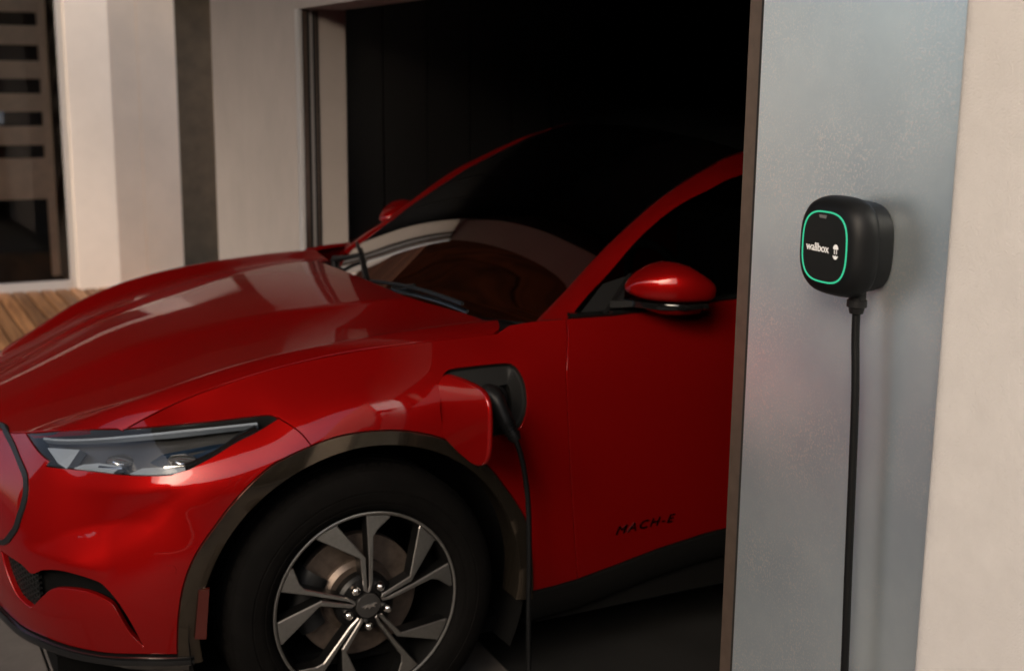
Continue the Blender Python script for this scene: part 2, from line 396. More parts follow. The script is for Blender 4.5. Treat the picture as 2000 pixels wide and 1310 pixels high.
def s_of(x, y):
    """plan parameter and signed offset of a point"""
    i = np.argmin((PLAN[:, 0]-x)**2+(PLAN[:, 1]-y)**2); s = _pl[i]
    for _ in range(4):
        px, py, nx, ny = plan_at(s); t = (x-px)*(-ny)+(y-py)*nx
        s = s+t
    px, py, nx, ny = plan_at(s)
    return float(s), float((x-px)*nx+(y-py)*ny)

SKIN_PTS = [  # x, y, z
 (.80,0,.20),(.79,.25,.20),(.845,0,.30),(.87,0,.42),(.882,0,.55),(.872,0,.70),(.84,0,.79),
 (.832,.25,.30),(.857,.25,.42),(.868,.25,.55),(.858,.25,.70),(.822,.25,.79),
 (.822,.42,.315),(.791,.53,.315),(.751,.625,.315),(.696,.715,.315),(.624,.79,.32),(.549,.84,.32),(.478,.875,.32),
 (.80,.56,.43),(.765,.645,.43),(.705,.735,.43),(.635,.805,.43),(.555,.858,.43),(.48,.892,.43),
 (.848,.40,.56),(.805,.545,.56),(.75,.65,.56),(.685,.735,.56),(.605,.812,.56),(.525,.868,.56),(.45,.902,.56),
 (.842,.38,.69),(.79,.50,.69),(.735,.60,.69),(.66,.69,.69),(.58,.785,.69),(.505,.848,.69),(.42,.896,.69),(.35,.912,.69),
 (.72,.585,.74),(.645,.665,.745),(.564,.769,.75),(.472,.85,.76),
 (.777,.35,.7745),(.739,.431,.789),(.669,.56,.818),(.606,.628,.830),(.483,.75,.853),(.373,.808,.866),(.234,.854,.878),
 (.548,.683,.837),(.437,.72,.893),(.356,.75,.931),(.259,.77,.958),(.133,.785,.985),(.092,.79,.9955),(-.047,.81,1.009),(-.155,.82,1.0155),(-.295,.83,1.022),(-.396,.835,1.025),
 (.195,.882,.873),(.135,.898,.874),(.073,.906,.884),(-.004,.914,.892),(-.10,.917,.897),
 (.1,.86,.928),(-.05,.872,.945),(-.2,.88,.96),(-.35,.885,.972),
 (.33,.918,.71),(.2,.926,.79),(0,.930,.83),(-.2,.932,.785),(-.35,.930,.68),(-.45,.922,.5),(-.46,.908,.33),(.1,.92,.6),(.2,.915,.4),(-.2,.92,.4),
 (-.3,.931,.80),(-.3,.928,.88),(-.45,.93,.78),(-.45,.927,.88),(-.45,.90,.965),
 (-.7,.893,.33),(-.7,.908,.42),(-.7,.925,.58),(-.7,.934,.75),(-.7,.930,.87),(-.7,.905,.98),(-.65,.862,1.055),
 (-1.2,.890,.36),(-1.2,.905,.45),(-1.2,.922,.6),(-1.2,.931,.77),(-1.2,.927,.88),(-1.2,.905,.99),(-1.2,.868,1.07),
 (-1.8,.888,.40),(-1.8,.92,.6),(-1.8,.928,.8),(-1.8,.91,.98),(-1.8,.868,1.09),
 (-2.4,.895,.42),(-2.4,.925,.65),(-2.4,.935,.83),(-2.4,.915,1.0),(-2.4,.865,1.11),
 (-2.98,.935,.4),(-2.98,.94,.7),(-2.98,.942,.87),(-2.98,.905,1.02),(-2.98,.83,1.14),
 (-3.35,.86,.35),(-3.38,.87,.7),(-3.35,.85,1.0),(-3.3,.76,1.14),(-3.62,.72,.4),(-3.67,.72,.7),(-3.62,.70,1.0),(-3.55,.64,1.13),
 (-3.80,.2,.38),(-3.86,.2,.7),(-3.80,.2,1.0),(-3.72,.2,1.12),
]
_sp = np.array([(*s_of(p[0], p[1]), p[2]) for p in SKIN_PTS]); ZS = 1.7
_cs = np.stack([_sp[:, 0], _sp[:, 2]*ZS], 1)
def _phi(r2): return .5*r2*np.log(r2+1e-12)
def _fit():
    n = len(_cs); D2 = ((_cs[:, None]-_cs[None])**2).sum(2)
    K = _phi(D2)+np.eye(n)*2.5e-3; Pm = np.c_[np.ones(n), _cs]
    A = np.block([[K, Pm], [Pm.T, np.zeros((3, 3))]])
    return np.linalg.solve(A, np.r_[_sp[:, 1], 0, 0, 0])
_w = _fit()
def d_base(s, z):
    s = np.asarray(s, float).ravel(); z = np.asarray(z, float).ravel(); out = np.empty(len(s))
    for i in range(0, len(s), 4000):
        q = np.stack([s[i:i+4000], z[i:i+4000]*ZS], 1)
        D2 = ((q[:, None]-_cs[None])**2).sum(2)
        out[i:i+4000] = _phi(D2)@_w[:-3]+_w[-3]+q@_w[-2:]
    return out
def sstep(a, b, x):
    t = np.clip((x-a)/(b-a), 0, 1); return t*t*(3-2*t)
FEATS = []      # functions (s, z) -> extra outward offset
def skin(s, z, off=0.0):
    s = np.asarray(s, float).ravel(); z = np.asarray(z, float).ravel()
    d = d_base(s, z)+off
    for f in FEATS: d = d+f(s, z)
    px, py, nx, ny = plan_at(s)
    return np.stack([px+nx*d, py+ny*d, z], 1)
def skin_n(s, z, e=.003):
    a = skin(s+e, z)-skin(s-e, z); b = skin(s, z+e)-skin(s, z-e)
    n = np.cross(a, b); return n/np.linalg.norm(n, axis=1)[:, None]

# bonnet: rails along the car (centre, dome crease, valley, wing peak, shut line) as functions of x
_hx = [.90, .80, .73, .60, .45, .30, .15, 0, -.15, -.30, -.45, -.6]
H_C = spl(_hx, [.762, .806, .834, .886, .942, .981, 1.012, 1.039, 1.058, 1.064, 1.060, 1.056])
H_KY = spl(_hx, [.205, .205, .206, .207, .219, .243, .28, .335, .385, .41, .415, .415])
H_K = spl(_hx, [.735, .784, .817, .874, .933, .972, 1.003, 1.031, 1.050, 1.056, 1.053, 1.05])
H_VY = spl(_hx, [.40, .40, .42, .48, .57, .615, .635, .645, .65, .665, .68, .69])
H_V = spl(_hx, [.700, .760, .793, .840, .893, .940, .972, .995, 1.010, 1.018, 1.022, 1.02])
H_PY = spl(_hx, [.52, .53, .55, .60, .675, .712, .735, .75, .76, .768, .77, .77])
H_P = spl(_hx, [.675, .745, .785, .846, .913, .965, .998, 1.018, 1.031, 1.040, 1.043, 1.042])
H_EY = spl(_hx, [.60, .61, .63, .67, .72, .765, .785, .80, .82, .83, .836, .84])
H_E = spl(_hx, [.62, .70, .742, .805, .887, .947, .982, 1.004, 1.0155, 1.022, 1.026, 1.026])
def _herm(t, h, a, b, ma, mb):
    return (2*t**3-3*t*t+1)*a+(t**3-2*t*t+t)*h*ma+(-2*t**3+3*t*t)*b+(t**3-t*t)*h*mb
def hood(x, y):
    x = np.asarray(x, float); y = np.abs(np.asarray(y, float)); y = np.sqrt(y*y+1e-6)
    ky, vy, py, ey = H_KY(x), H_VY(x), H_PY(x), H_EY(x)
    c, k, v, p, e = H_C(x), H_K(x), H_V(x), H_P(x), H_E(x)
    sk0 = 2*(k-c)/ky; t = y/ky
    inner = c+(k-c)*t*t
    inner = np.where(y > ky, k+sk0*(y-ky)+3*(y-ky)**2, inner)
    h1 = vy-ky; sv = np.where(True, (p-k)/(py-ky), 0)*.35; sk1 = 2.0*(v-k)/h1-.0*sv
    t = np.clip((y-ky)/h1, 0, 1); o1 = _herm(t, h1, k, v, sk1, sv)
    o1 = np.where(y < ky, k+sk1*(y-ky), o1)
    sp_ = (e-p)/(ey-py)*.55
    h2 = py-vy; t = np.clip((y-vy)/h2, 0, 1); o2 = _herm(t, h2, v, p, sv, sp_)
    h3 = ey-py; t = (y-py)/h3; o3 = _herm(np.clip(t, 0, 1), h3, p, e, sp_, (e-p)/h3*1.6)
    o3 = np.where(y > ey, e+(e-p)/h3*1.6*(y-ey), o3)
    outer = np.where(y <= vy, o1, np.where(y <= py, o2, o3))
    kk = .0035; dlt = np.clip(.5+.5*(outer-inner)/kk/2, 0, 1)      # smooth minimum: a soft crease
    return outer*(1-dlt)+inner*dlt-kk*2*dlt*(1-dlt)*.5
def hood_n(x, y, e=.004):
    dx = (hood(x+e, y)-hood(x-e, y))/(2*e); dy = (hood(x, y+e)-hood(x, y-e))/(2*e)
    n = np.stack([-dx, -dy, np.ones_like(dx)], 1); return n/np.linalg.norm(n, axis=1)[:, None]

# outlines of the panels in the body surface (s along the plan curve, z up), metres
TR = {
 'T': [[0.6478, 0.5516], [0.7217, 0.5922], [0.8015, 0.6189], [0.8806, 0.6391], [0.9555, 0.6462], [0.9883, 0.6406]],
 'B': [[0.6481, 0.5492], [0.6833, 0.5486], [0.7722, 0.5425], [0.8445, 0.5311], [0.8713, 0.5169]],
 'U': [[0.5832, 0.6982], [0.6879, 0.7029], [0.8248, 0.7116], [0.9524, 0.7182], [1.0159, 0.7335]],
 'bottom': [[0.4421, 0.3267], [0.543, 0.3157], [0.6466, 0.3166], [0.7483, 0.3145], [0.8512, 0.3134], [0.9417, 0.3173], [1.0202, 0.3169]],
 'archf': [[1.0202, 0.3169], [1.0286, 0.4129], [1.0439, 0.4993], [1.0728, 0.5719], [1.1206, 0.6397], [1.1786, 0.7085], [1.2451, 0.7648], [1.2954, 0.7896], [1.3564, 0.8107]],
 'archr': [[1.3564, 0.8107], [1.4235, 0.826], [1.505, 0.8296], [1.6001, 0.8203], [1.7088, 0.7837], [1.8173, 0.7106], [1.883, 0.6301], [1.9261, 0.5677], [1.9498, 0.5188], [1.9705, 0.4219], [1.9816, 0.3141]],
 'split': [[1.3564, 0.8107], [1.3379, 0.8373], [1.317, 0.8559], [1.2898, 0.8734]],
 'hlbot': [[1.2847, 0.8713], [1.232, 0.8457], [1.1804, 0.8259], [1.1285, 0.8008], [1.0657, 0.7729], [1.0282, 0.763], [1.0154, 0.7594], [0.8844, 0.7501], [0.7485, 0.7442], [0.6295, 0.7402]],
 'hlin': [[0.6295, 0.7402], [0.6336, 0.7531], [0.4622, 0.7878]],
 'hltop': [[0.4622, 0.7878], [0.624, 0.8179], [0.7354, 0.8302], [0.8322, 0.8382], [0.9502, 0.8526], [1.1074, 0.8661], [1.2131, 0.875], [1.2686, 0.8785], [1.2851, 0.8734]],
 'door': [[2.1001, 1.0518], [2.0895, 1.006], [2.0735, 0.9591], [2.0632, 0.8944], [2.0697, 0.7645], [2.0832, 0.6216], [2.1068, 0.4455], [2.1303, 0.3198]],
 'rocker': [[1.9816, 0.3141], [2.0561, 0.3152], [2.1303, 0.3198], [2.2528, 0.3333], [2.4252, 0.365], [2.6058, 0.3864]],
 'port': [[1.7042, 0.9086], [1.7116, 0.9316], [1.7246, 0.947], [1.7497, 0.9556], [1.8286, 0.9585], [1.8996, 0.9584], [1.9178, 0.9523], [1.929, 0.9392], [1.9415, 0.9074], [1.9463, 0.8671], [1.9443, 0.8346], [1.9327, 0.8], [1.9149, 0.7826], [1.87, 0.7743], [1.8269, 0.7755], [1.7595, 0.7772], [1.7231, 0.79], [1.7027, 0.8143], [1.6958, 0.8624]],
 'ftop': [[1.9421, 1.0431], [2.0175, 1.0502], [2.1001, 1.0518]],
 'belt': [[2.1001, 1.0518], [2.2453, 1.0531], [2.3062, 1.0532], [2.6036, 1.0684]],
 'vent': [[0.4965, 0.5093], [0.5231, 0.4514], [0.5669, 0.4067], [0.6204, 0.391], [0.6385, 0.4006], [0.6849, 0.4405], [0.7189, 0.4651], [0.7684, 0.4741], [0.8233, 0.4733], [0.8672, 0.4579], [0.8871, 0.4361], [0.9149, 0.3746], [0.9432, 0.3381], [0.9246, 0.3963], [0.8979, 0.4513], [0.8679, 0.4882], [0.8362, 0.5066], [0.7585, 0.5181], [0.6887, 0.5079], [0.6438, 0.4885], [0.6005, 0.5024]],
 'grille': [[0.3357, 0.7854], [0.376, 0.7718], [0.4735, 0.7466], [0.5506, 0.7186], [0.5775, 0.6973], [0.5918, 0.659], [0.5838, 0.6097]],
 'badge': [[2.2408, 0.4481], [2.4524, 0.4567]],
 'hl_fin': [[0.5768, 0.7788], [0.7053, 0.788], [0.6864, 0.7437], [0.6504, 0.7528]],
 'hl_p1': [[0.705, 0.7476], [0.7311, 0.7578], [0.7811, 0.7661], [0.8593, 0.7693], [0.8374, 0.7515], [0.7302, 0.742]],
 'hl_p2': [[0.888, 0.755], [0.9248, 0.7706], [0.9651, 0.7761], [1.0593, 0.7794], [1.0319, 0.7609], [0.9069, 0.7548]],
 'hl_lens': [[0.8102, 0.7821], [1.0209, 0.8014]],
 'hl_bar': [[0.5382, 0.7928], [0.7352, 0.8123], [0.9484, 0.8429], [1.1071, 0.8574], [1.2383, 0.8669]],
 'hl_block': [[1.0848, 0.807], [1.1299, 0.8109], [1.1555, 0.8147], [1.2348, 0.8507], [1.1954, 0.8348], [1.1421, 0.8065], [1.0778, 0.7809], [1.0524, 0.7735]],
 'lead': [[0.4622, 0.7878], [0.3684, 0.7754]],
 'trail': [[-0.3168, 0.16], [-0.3201, 0.2727], [-0.331, 0.4], [-0.39, 0.485], [-0.437, 0.573], [-0.452, 0.68], [-0.443, 0.745]],
 'marker': [[1.078, 0.4888], [1.1011, 0.4914], [1.0895, 0.3608], [1.0636, 0.3639]],
 'sensor': [[1.0179, 0.5386]],
}
# pressed ledge and scoop in the bumper corner
_T = np.array(TR['T']); _B = np.array(TR['B']); _U = np.array(TR['U'])
def bumper_ledge(s, z):
    zt = np.interp(s, _T[:, 0], _T[:, 1]); zb = np.interp(s, _B[:, 0], _B[:, 1]); zu = np.interp(s, _U[:, 0], _U[:, 1]); zt = np.maximum(zt, zb+.012)
    out = np.zeros_like(s)
    for dz in (-.008, -.004, 0, .004, .008):
        q = z+dz; e, d, u = .011, -.015, .004
        f = np.where(q < zb-.07, 0, np.where(q < zb, e*sstep(0, 1, (q-zb+.07)/.07), np.where(q < zt, e+(d-e)*(q-zb)/(zt-zb), np.where(q < zu, d+(u-d)*(q-zt)/(zu-zt), np.where(q < .75, u*(.75-q)/np.maximum(.75-zu, .004), 0)))))
        se = _B[-1, 0]+(_T[-1, 0]-_B[-1, 0])*(q-_B[-1, 1])/(_T[-1, 1]-_B[-1, 1])
        w = np.clip((se-s)/.10, 0, 1)*sstep(.58, .84, s)
        out += f*np.where(q > zt+.05, np.maximum(w, 0), w)
    return out/5
FEATS.append(bumper_ledge)

# ================================================================ the setting
W0 = np.array([-.418, 2.11, 0]); FA = np.array([-.0395, -.9992, 0]); FN = np.array([.9992, -.0395, 0])
def FW(t, u, z):
    """point by the garage front: t along it away from the charger, u out of it, z up"""
    return W0+FA*t+FN*u+np.array([0, 0, z])
def fbox(mb, t0, t1, u0, u1, z0, z1, mi=0, bev=0.0):
    """box in the garage-front frame with optional chamfered vertical edges"""
    b = bev
    poly = [(t0+b, u0), (t1-b, u0), (t1, u0+b), (t1, u1-b), (t1-b, u1), (t0+b, u1), (t0, u1-b), (t0, u0+b)] if b else [(t0, u0), (t1, u0), (t1, u1), (t0, u1)]
    A = .5*sum(p[0]*q[1]-q[0]*p[1] for p, q in zip(poly, poly[1:]+poly[:1]))
    if A > 0: poly = poly[::-1]
    n = len(poly)
    v = [FW(t, u, z0) for t, u in poly]+[FW(t, u, z1) for t, u in poly]
    mb.add(v, [tuple(range(n))[::-1], tuple(range(n, 2*n))]+[(i, (i+1) % n, n+(i+1) % n, n+i) for i in range(n)], mi)
    return mb

# ground: one sheet to the horizon, pavers where they are seen, hardwood deck by the house
g = mk('ground', [(-400, -400, -.012), (400, -400, -.012), (400, 400, -.012), (-400, 400, -.012)], [(0, 1, 2, 3)], M['joint']); tag(g, 'dull brown ground reaching to the horizon under the paving', None, None, 'structure')
pav = empty('pavement', (0, 0, 0), 'large grey stone pavers laid in front of the garage', None, None, 'structure')
PV = .60; gap = .009
mb = MB().box((gap/2, gap/2, -.03), (PV-gap/2, PV-gap/2, 0), bev=.0012); first = None
for i in range(-2, 9):
    for j in range(-9, 11):
        x0, y0 = .688+(i-1)*PV, .155+(j-1)*PV
        if x0 < -.6 or y0 < -4.7: continue
        if first is None:
            first = mb.build('paver', M['paver'], pav); o = first
        else:
            o = first.copy(); COL.objects.link(o); o.parent = pav
        o.location = (x0, y0, RNG.uniform(-.0015, .0015))
deck = empty('deck', (0, -6.5, 0), 'brown hardwood deck in front of the house window', None, None, 'structure')
mk('deck_base', [(-4.2, -6.56, -.006), (4.2, -6.56, -.006), (4.2, -4.45, -.006), (-4.2, -4.45, -.006)], [(0, 1, 2, 3)], M['deck_gap'], deck)
bw = .105; first = None
for i in range(-40, 40):
    x0 = -.264+.008+i*bw
    if first is None:
        mb = MB().box((0, -6.545, -.004), (bw-.016, -4.46, .018), bev=.003); first = mb.build('plank', M['deck'], deck); o = first
    else: o = first.copy(); COL.objects.link(o); o.parent = deck
    o.location = (x0, 0, RNG.uniform(-.001, .001))

# the garage: front wall with the car's opening, dark inside
gar = empty('garage', tuple(FW(1.8, -.2, 0)), 'grey rendered garage with a dark open doorway over the car', 'garage')
ZT = 3.295
p_ = fbox(MB(), -.2653, .2653, -.30, 0, 0, ZT, bev=.004).build('pier', M['render'], gar); p_['label'] = 'satin blue grey rendered pier that carries the charger'
fbox(MB(), .30, .392, -.115, -.06, 0, 2.1, bev=.003).build('door_frame', M['bronze'], gar)['label'] = 'narrow bronze frame strip beside the pier'
fbox(MB(), .268, .31, -.30, -.03, 0, 2.0).build('frame_backing', M['track_dark'], gar)
fbox(MB(), .2663, 3.354, -.18, -.002, 1.935, ZT, bev=.003).build('lintel', M['wall_grey'], gar)
fbox(MB(), 3.355, 4.965, -.20, 0, 0, ZT, bev=.006).build('front_wall', M['wall_grey'], gar)['label'] = 'greige rendered wall beyond the doorway'
fbox(MB(), 3.335, 3.385, -.012, .006, 0, 1.935, bev=.003).build('corner_bead', M['white_al'], gar)
for u0, u1, m, pr, nm in ((-.0325, -.0125, 'bronze', .012, 'door_track'), (-.045, -.033, 'track_dark', -.01, 'track_seal'), (-.057, -.0455, 'grey_al', .010, 'door_track'),
                          (-.0685, -.0575, 'track_dark', -.01, 'track_seal'), (-.074, -.069, 'bronze', .008, 'door_track'), (-.082, -.0745, 'track_dark', -.012, 'track_seal'), (-.182, -.0825, 'grey_al', .004, 'jamb_panel')):
    fbox(MB(), 3.36-pr if pr > 0 else 3.352, 3.40, u0, u1, 0, 1.93).build(nm, M[m], gar)
# inside shell
IN0, IN1, IND = -.9, 3.50, -6.0
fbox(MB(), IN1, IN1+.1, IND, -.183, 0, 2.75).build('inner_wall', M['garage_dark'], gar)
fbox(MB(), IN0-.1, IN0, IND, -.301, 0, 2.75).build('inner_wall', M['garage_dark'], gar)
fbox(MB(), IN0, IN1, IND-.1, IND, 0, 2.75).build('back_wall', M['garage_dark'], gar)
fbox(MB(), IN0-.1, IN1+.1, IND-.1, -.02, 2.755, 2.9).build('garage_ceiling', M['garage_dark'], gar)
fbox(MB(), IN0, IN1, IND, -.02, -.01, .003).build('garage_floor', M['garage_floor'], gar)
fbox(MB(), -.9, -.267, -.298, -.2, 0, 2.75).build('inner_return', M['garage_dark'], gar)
for k in range(17):        # planks lining the far inner wall, shade painted into their colour, seen mirrored in the windscreen
    fbox(MB(), IN1-.022, IN1-.002, -.20-.20*(k+1)+.006, -.20-.20*k, .02, 2.74).build('wall_plank', M['garage_shade_wood'], gar)

# overhanging upper storey: beam edge and a soffit of stained boards above the bonnet
for k in range(20):
    fbox(MB(), -1.1, 6.6, .004+k*.148, .004+k*.148+.142, 3.30, 3.325).build('soffit_board', M['dark_wood'], gar)
fbox(MB(), -1.1, 6.6, -.30, 3.0, 3.33, 3.75).build('upper_floor', M['dark_panel'], gar)
# proud plaster wall beside the pier
pw = empty('plaster_wall', tuple(FW(-1.3, -.1, 0)), 'beige plastered wall standing proud beside the charger pier', 'wall')
def plaster():
    G = []; zs = np.linspace(0, ZT, 260); edge = np.cumsum(RNG.normal(0, .0007, 260)); edge -= np.linspace(edge[0], edge[-1], 260); edge = np.clip(edge, -.004, .004)
    prof = [(-.2668, .001), (-.2668, .012), (-.2685, .019), (-.2730, .0235), (-.2800, .0255), (-.2900, .026), (-.6, .026), (-2.6, .026), (-2.6, -.25)]
    for k, z in enumerate(zs):
        G.append([FW(t+(edge[k] if i < 5 else 0)*(1 if i else .3), u, z) for i, (t, u) in enumerate(prof)])
    mb = MB().grid(G); mb.build('plaster_face', M['plaster'], pw, angle=50)
    o = mb
plaster()

# the house wing across the yard
hs = empty('house', (-.6, -7.2, 0), 'cream rendered house wing with a glazed door beside the deck', 'house')
MB().box((-.762, -7.6, 0), (-.447, -6.47, 2.69), bev=.008).build('column', M['cream'], hs)['label'] = 'cream rendered column at the house corner'
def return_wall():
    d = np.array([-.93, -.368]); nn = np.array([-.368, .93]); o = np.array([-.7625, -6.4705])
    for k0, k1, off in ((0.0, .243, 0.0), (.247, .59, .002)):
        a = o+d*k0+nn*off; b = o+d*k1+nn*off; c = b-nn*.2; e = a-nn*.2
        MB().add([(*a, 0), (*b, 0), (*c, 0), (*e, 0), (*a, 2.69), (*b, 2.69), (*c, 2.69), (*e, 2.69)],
                 [(0, 1, 2, 3), (7, 6, 5, 4), (0, 4, 5, 1), (1, 5, 6, 2), (2, 6, 7, 3), (3, 7, 4, 0)]).build('return_wall', M['cream_shade'], hs)
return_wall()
MB().box((-3.6, -7.75, 0), (-1.30, -7.55, 3.2)).build('passage_panel', M['brown_panel'], hs)['label'] = 'dark brown panel closing the passage'
# glazed door: pale frame, pane, a room behind with broad blind boards
gd = empty('glazed_door', (1.5, -6.57, 0), parent=hs)
MB().box((-.447, -6.60, 0), (-.395, -6.535, 2.5)).box((-.395, -6.60, 0), (3.4, -6.53, .082)).box((-.395, -6.60, 2.42), (3.4, -6.53, 2.5)).box((3.4, -6.6, 0), (3.46, -6.53, 2.5)).build('frame', M['white_al'], gd)
pane = mk('pane', [(-.395, -6.57, .082), (3.4, -6.57, .082), (3.4, -6.57, 2.42), (-.395, -6.57, 2.42)], [(3, 2, 1, 0)], M['window_dark'], gd)
fb = MB().box((-.75, -9.2, .001), (3.5, -9.1, 2.6)).box((-.75, -9.1, .0), (3.5, -6.61, .004)).box((-.76, -9.1, .004), (-.70, -7.65, 2.6)).box((3.44, -9.1, .004), (3.5, -6.61, 2.6)).box((-.75, -9.2, 2.5), (3.5, -6.61, 2.6)); fb.build('room', M['room'], hs)
first = None
for z0, z1 in ((2.105, 2.26), (1.865, 2.01), (1.615, 1.75), (1.37, 1.507), (1.118, 1.263), (.705, 1.022)):
    MB().box((-.285, -6.72, z0), (3.3, -6.69, z1), bev=.004).build('blind_board', M['slat'], gd)
MB().box((-.345, -6.735, .10), (-.282, -6.68, 2.4), bev=.004).build('blind_post', M['slat'], gd)
MB().box((3.46, -7.6, 0), (5.5, -6.53, 2.69)).box((-.446, -7.6, 2.501), (3.46, -6.53, 2.69)).build('upper_wall', M['cream'], hs)
for k in range(28):       # dark boards on unseen upper storeys, made tall to keep sky off the bonnet
    MB().box((-6.5, -7.6, 2.70+k*.2), (5.6, -6.40, 2.893+k*.2), bev=.006).build('sky_block_board', M['dark_wood2'], hs)
MB().box((-7, -12, 8.31), (6.0, -5.7, 8.5)).build('eaves', M['dark_panel'], hs)
# unseen timber fence, added behind the camera to cut low light on the car's side
bf = empty('light_block_fence', (1, 7.2, 0), 'tall dark timber fence along the far side of the drive', 'fence')
for k in range(38):
    MB().box((-8+k*.40, 7.17, .05), (-8+k*.40+.39, 7.2, 3.1), bev=.004).build('light_block_board', M['dark_wood2'], bf)
ob = empty('light_block_outbuilding', (8, .8, 0), 'dark timber clad outbuilding facing the garage across the drive', 'outbuilding')  # unseen building, added so the bumper mirrors dark boards instead of low sky
for k in range(24):
    MB().box((7.2, -2.4+k*.40, .05), (7.24, -2.4+k*.40+.39, 4.3), bev=.004).build('sky_block_board', M['dark_wood2'], ob)
MB().box((7.25, -2.42, 0), (10, 7.2, 4.35)).build('light_block_core', M['dark_panel'], ob)

# ================================================================ the car
car = empty('electric_car', (0, 0, 0), 'glossy red electric crossover parked nose out of the garage, charge flap open', 'car')
A_ = lambda k: np.array(TR[k], float)
def s_x(x, y=.925): return s_of(x, y)[0]
S_HUB = s_x(0, .932); S_END = _pl[1400+np.argmin(np.abs(PLAN[1400:, 1]))]
def pair(name, data, m, angle=None, **kw):
    """a left panel and its mirrored right-hand twin"""
    V, F, N = data; L = mk(name, V, F, m, car, normals=N, **kw); L.data.shade_smooth()
    L.data.normals_split_custom_set_from_vertices([tuple(q) for q in N])
    V, F, N = mirror_y(V, F, N); R_ = mk(name, V, F, m, car, **kw); R_.data.shade_smooth()
    R_.data.normals_split_custom_set_from_vertices([tuple(q) for q in N])
    return L, R_
cut_x = np.linspace(.548, -.396, 40)
CUT = np.array([(s_of(x, H_EY(x))[0], float(H_E(x))) for x in cut_x]); CUT[0] = A_('hltop')[3]

# --- bonnet
tr_ = A_('trail'); nearh = [(.832, 0), (.826, .12), (.805, .25), (.777, .35), (.739, .431), (.669, .56), (.606, .628), (.548, .683)]
edge = [(x, float(H_EY(x))) for x in np.linspace(.548, -.39, 24)]
right = lambda L: [(x, -y) for x, y in L][::-1]
loop = seg(nearh, edge, [edge[-1], (-.418, .812), tuple(tr_[-1])], [tuple(p) for p in tr_[::-1]]+[], [tuple(tr_[0]), (tr_[0][0], -tr_[0][1])],
           right([tuple(p) for p in tr_[::-1]]), right([edge[-1], (-.418, .812), tuple(tr_[-1])]), right(edge), right(nearh), step=.01)
V, F, N = panel_data('hood', loop, h=.0095, gap=.0018, flange=.02)
hood_o = mk('bonnet', V, F, M['paint'], car); hood_o.data.shade_smooth(); hood_o.data.normals_split_custom_set_from_vertices([tuple(q) for q in N])

# --- front bumper, both halves in one shell
bot = [(-.002, .33), (.22, .33)]+[tuple(p) for p in A_('bottom')]
lead = [tuple(p) for p in A_('lead')]+[(.2, .786), (-.002, .79)]
vent = seg(A_('vent')[:4], A_('vent')[3:13], np.vstack([A_('vent')[12:], A_('vent')[:1]]), step=.008)
bl = seg(bot, A_('archf'), A_('split'), [A_('split')[-1], A_('hlbot')[0]], A_('hlbot')[:5], A_('hlbot')[4:], A_('hlin')[:2], A_('hlin')[1:], lead, [lead[-1], bot[0]], step=.010)
V, F, N = panel_data('skin', bl, [vent], h=.0065, gap=.0018, flange=.02, hole_flange=.014)
V2, F2, N2 = mirror_y(V, F, N)
bump = mk('front_bumper', np.vstack([V, V2]), list(F)+[tuple(i+len(V) for i in q) for q in F2], M['paint'], car); bump.data.shade_smooth()
bump.data.normals_split_custom_set_from_vertices([tuple(q) for q in np.vstack([N, N2])])
def sk(P, off): P = np.asarray(P, float); a, n = lifted('skin', P); return a+n*off
def mir(V): return np.asarray(V)*[1, -1, 1]
def both(name, mb, m, parent, angle=40, smooth=False):
    """left piece and mirrored right piece, each its own part"""
    o = mb.build(name, m, parent, angle=angle, smooth=smooth)
    q = MB(); q.v = [tuple(p) for p in mir(mb.v)]; q.f = [tuple(f)[::-1] for f in mb.f]; q.mi = mb.mi
    return o, q.build(name, m, parent, angle=angle, smooth=smooth)
# dark vent floors behind the openings, with a fine mesh in the inner corner
vin = inset(vent, -.025); P, F, _r3 = tri(vin, [], .03); both('air_vent', MB().add(sk(P, -.032), F), M['liner'], bump, smooth=True)
hx = MB(); cell = .0145
for i in range(-2, 22):
    for j in range(-2, 18):
        c = np.array([.495+i*cell*.87*1.0, .385+(j+.5*(i % 2))*cell])
        if not in_poly(c[None], inset(vent, -.004))[0] or c[0] > .652: continue
        ang = [math.pi/3*k for k in range(6)]
        o_ = [c+cell*.56*np.array([math.cos(a), math.sin(a)]) for a in ang]; i_ = [c+cell*.40*np.array([math.cos(a), math.sin(a)]) for a in ang]
        oo = sk(o_, -.014); ii = sk(i_, -.014); ib = sk(i_, -.024)
        hx.add(list(oo)+list(ii)+list(ib), [(k, (k+1) % 6, 6+(k+1) % 6, 6+k) for k in range(6)]+[(6+k, 6+(k+1) % 6, 12+(k+1) % 6, 12+k) for k in range(6)])
both('lower_grille', hx, M['plastic2'], bump, angle=None)
# black outline of the blanked grille
gc = catmull(np.vstack([[(.0, .792), (.2, .79)], A_('grille'), [(.568, .575), (.50, .53), (.3, .515), (0, .51)]]), 120)
gw = np.interp(np.linspace(0, 1, 120), [0, .28, .38, .5, .58, .66, 1], [.012, .012, .011, .020, .019, .004, .004])
t_ = np.gradient(gc, axis=0); t_ /= np.linalg.norm(t_, axis=1)[:, None]; nn_ = np.stack([-t_[:, 1], t_[:, 0]], 1)
both('grille_trim', MB().grid(np.stack([sk(gc-nn_*gw[:, None]*.55, -.004), sk(gc-nn_*gw[:, None]*.45, .0035), sk(gc+nn_*gw[:, None]*.45, .0035), sk(gc+nn_*gw[:, None]*.55, -.004)], 1), flip=True), M['plastic'], bump)
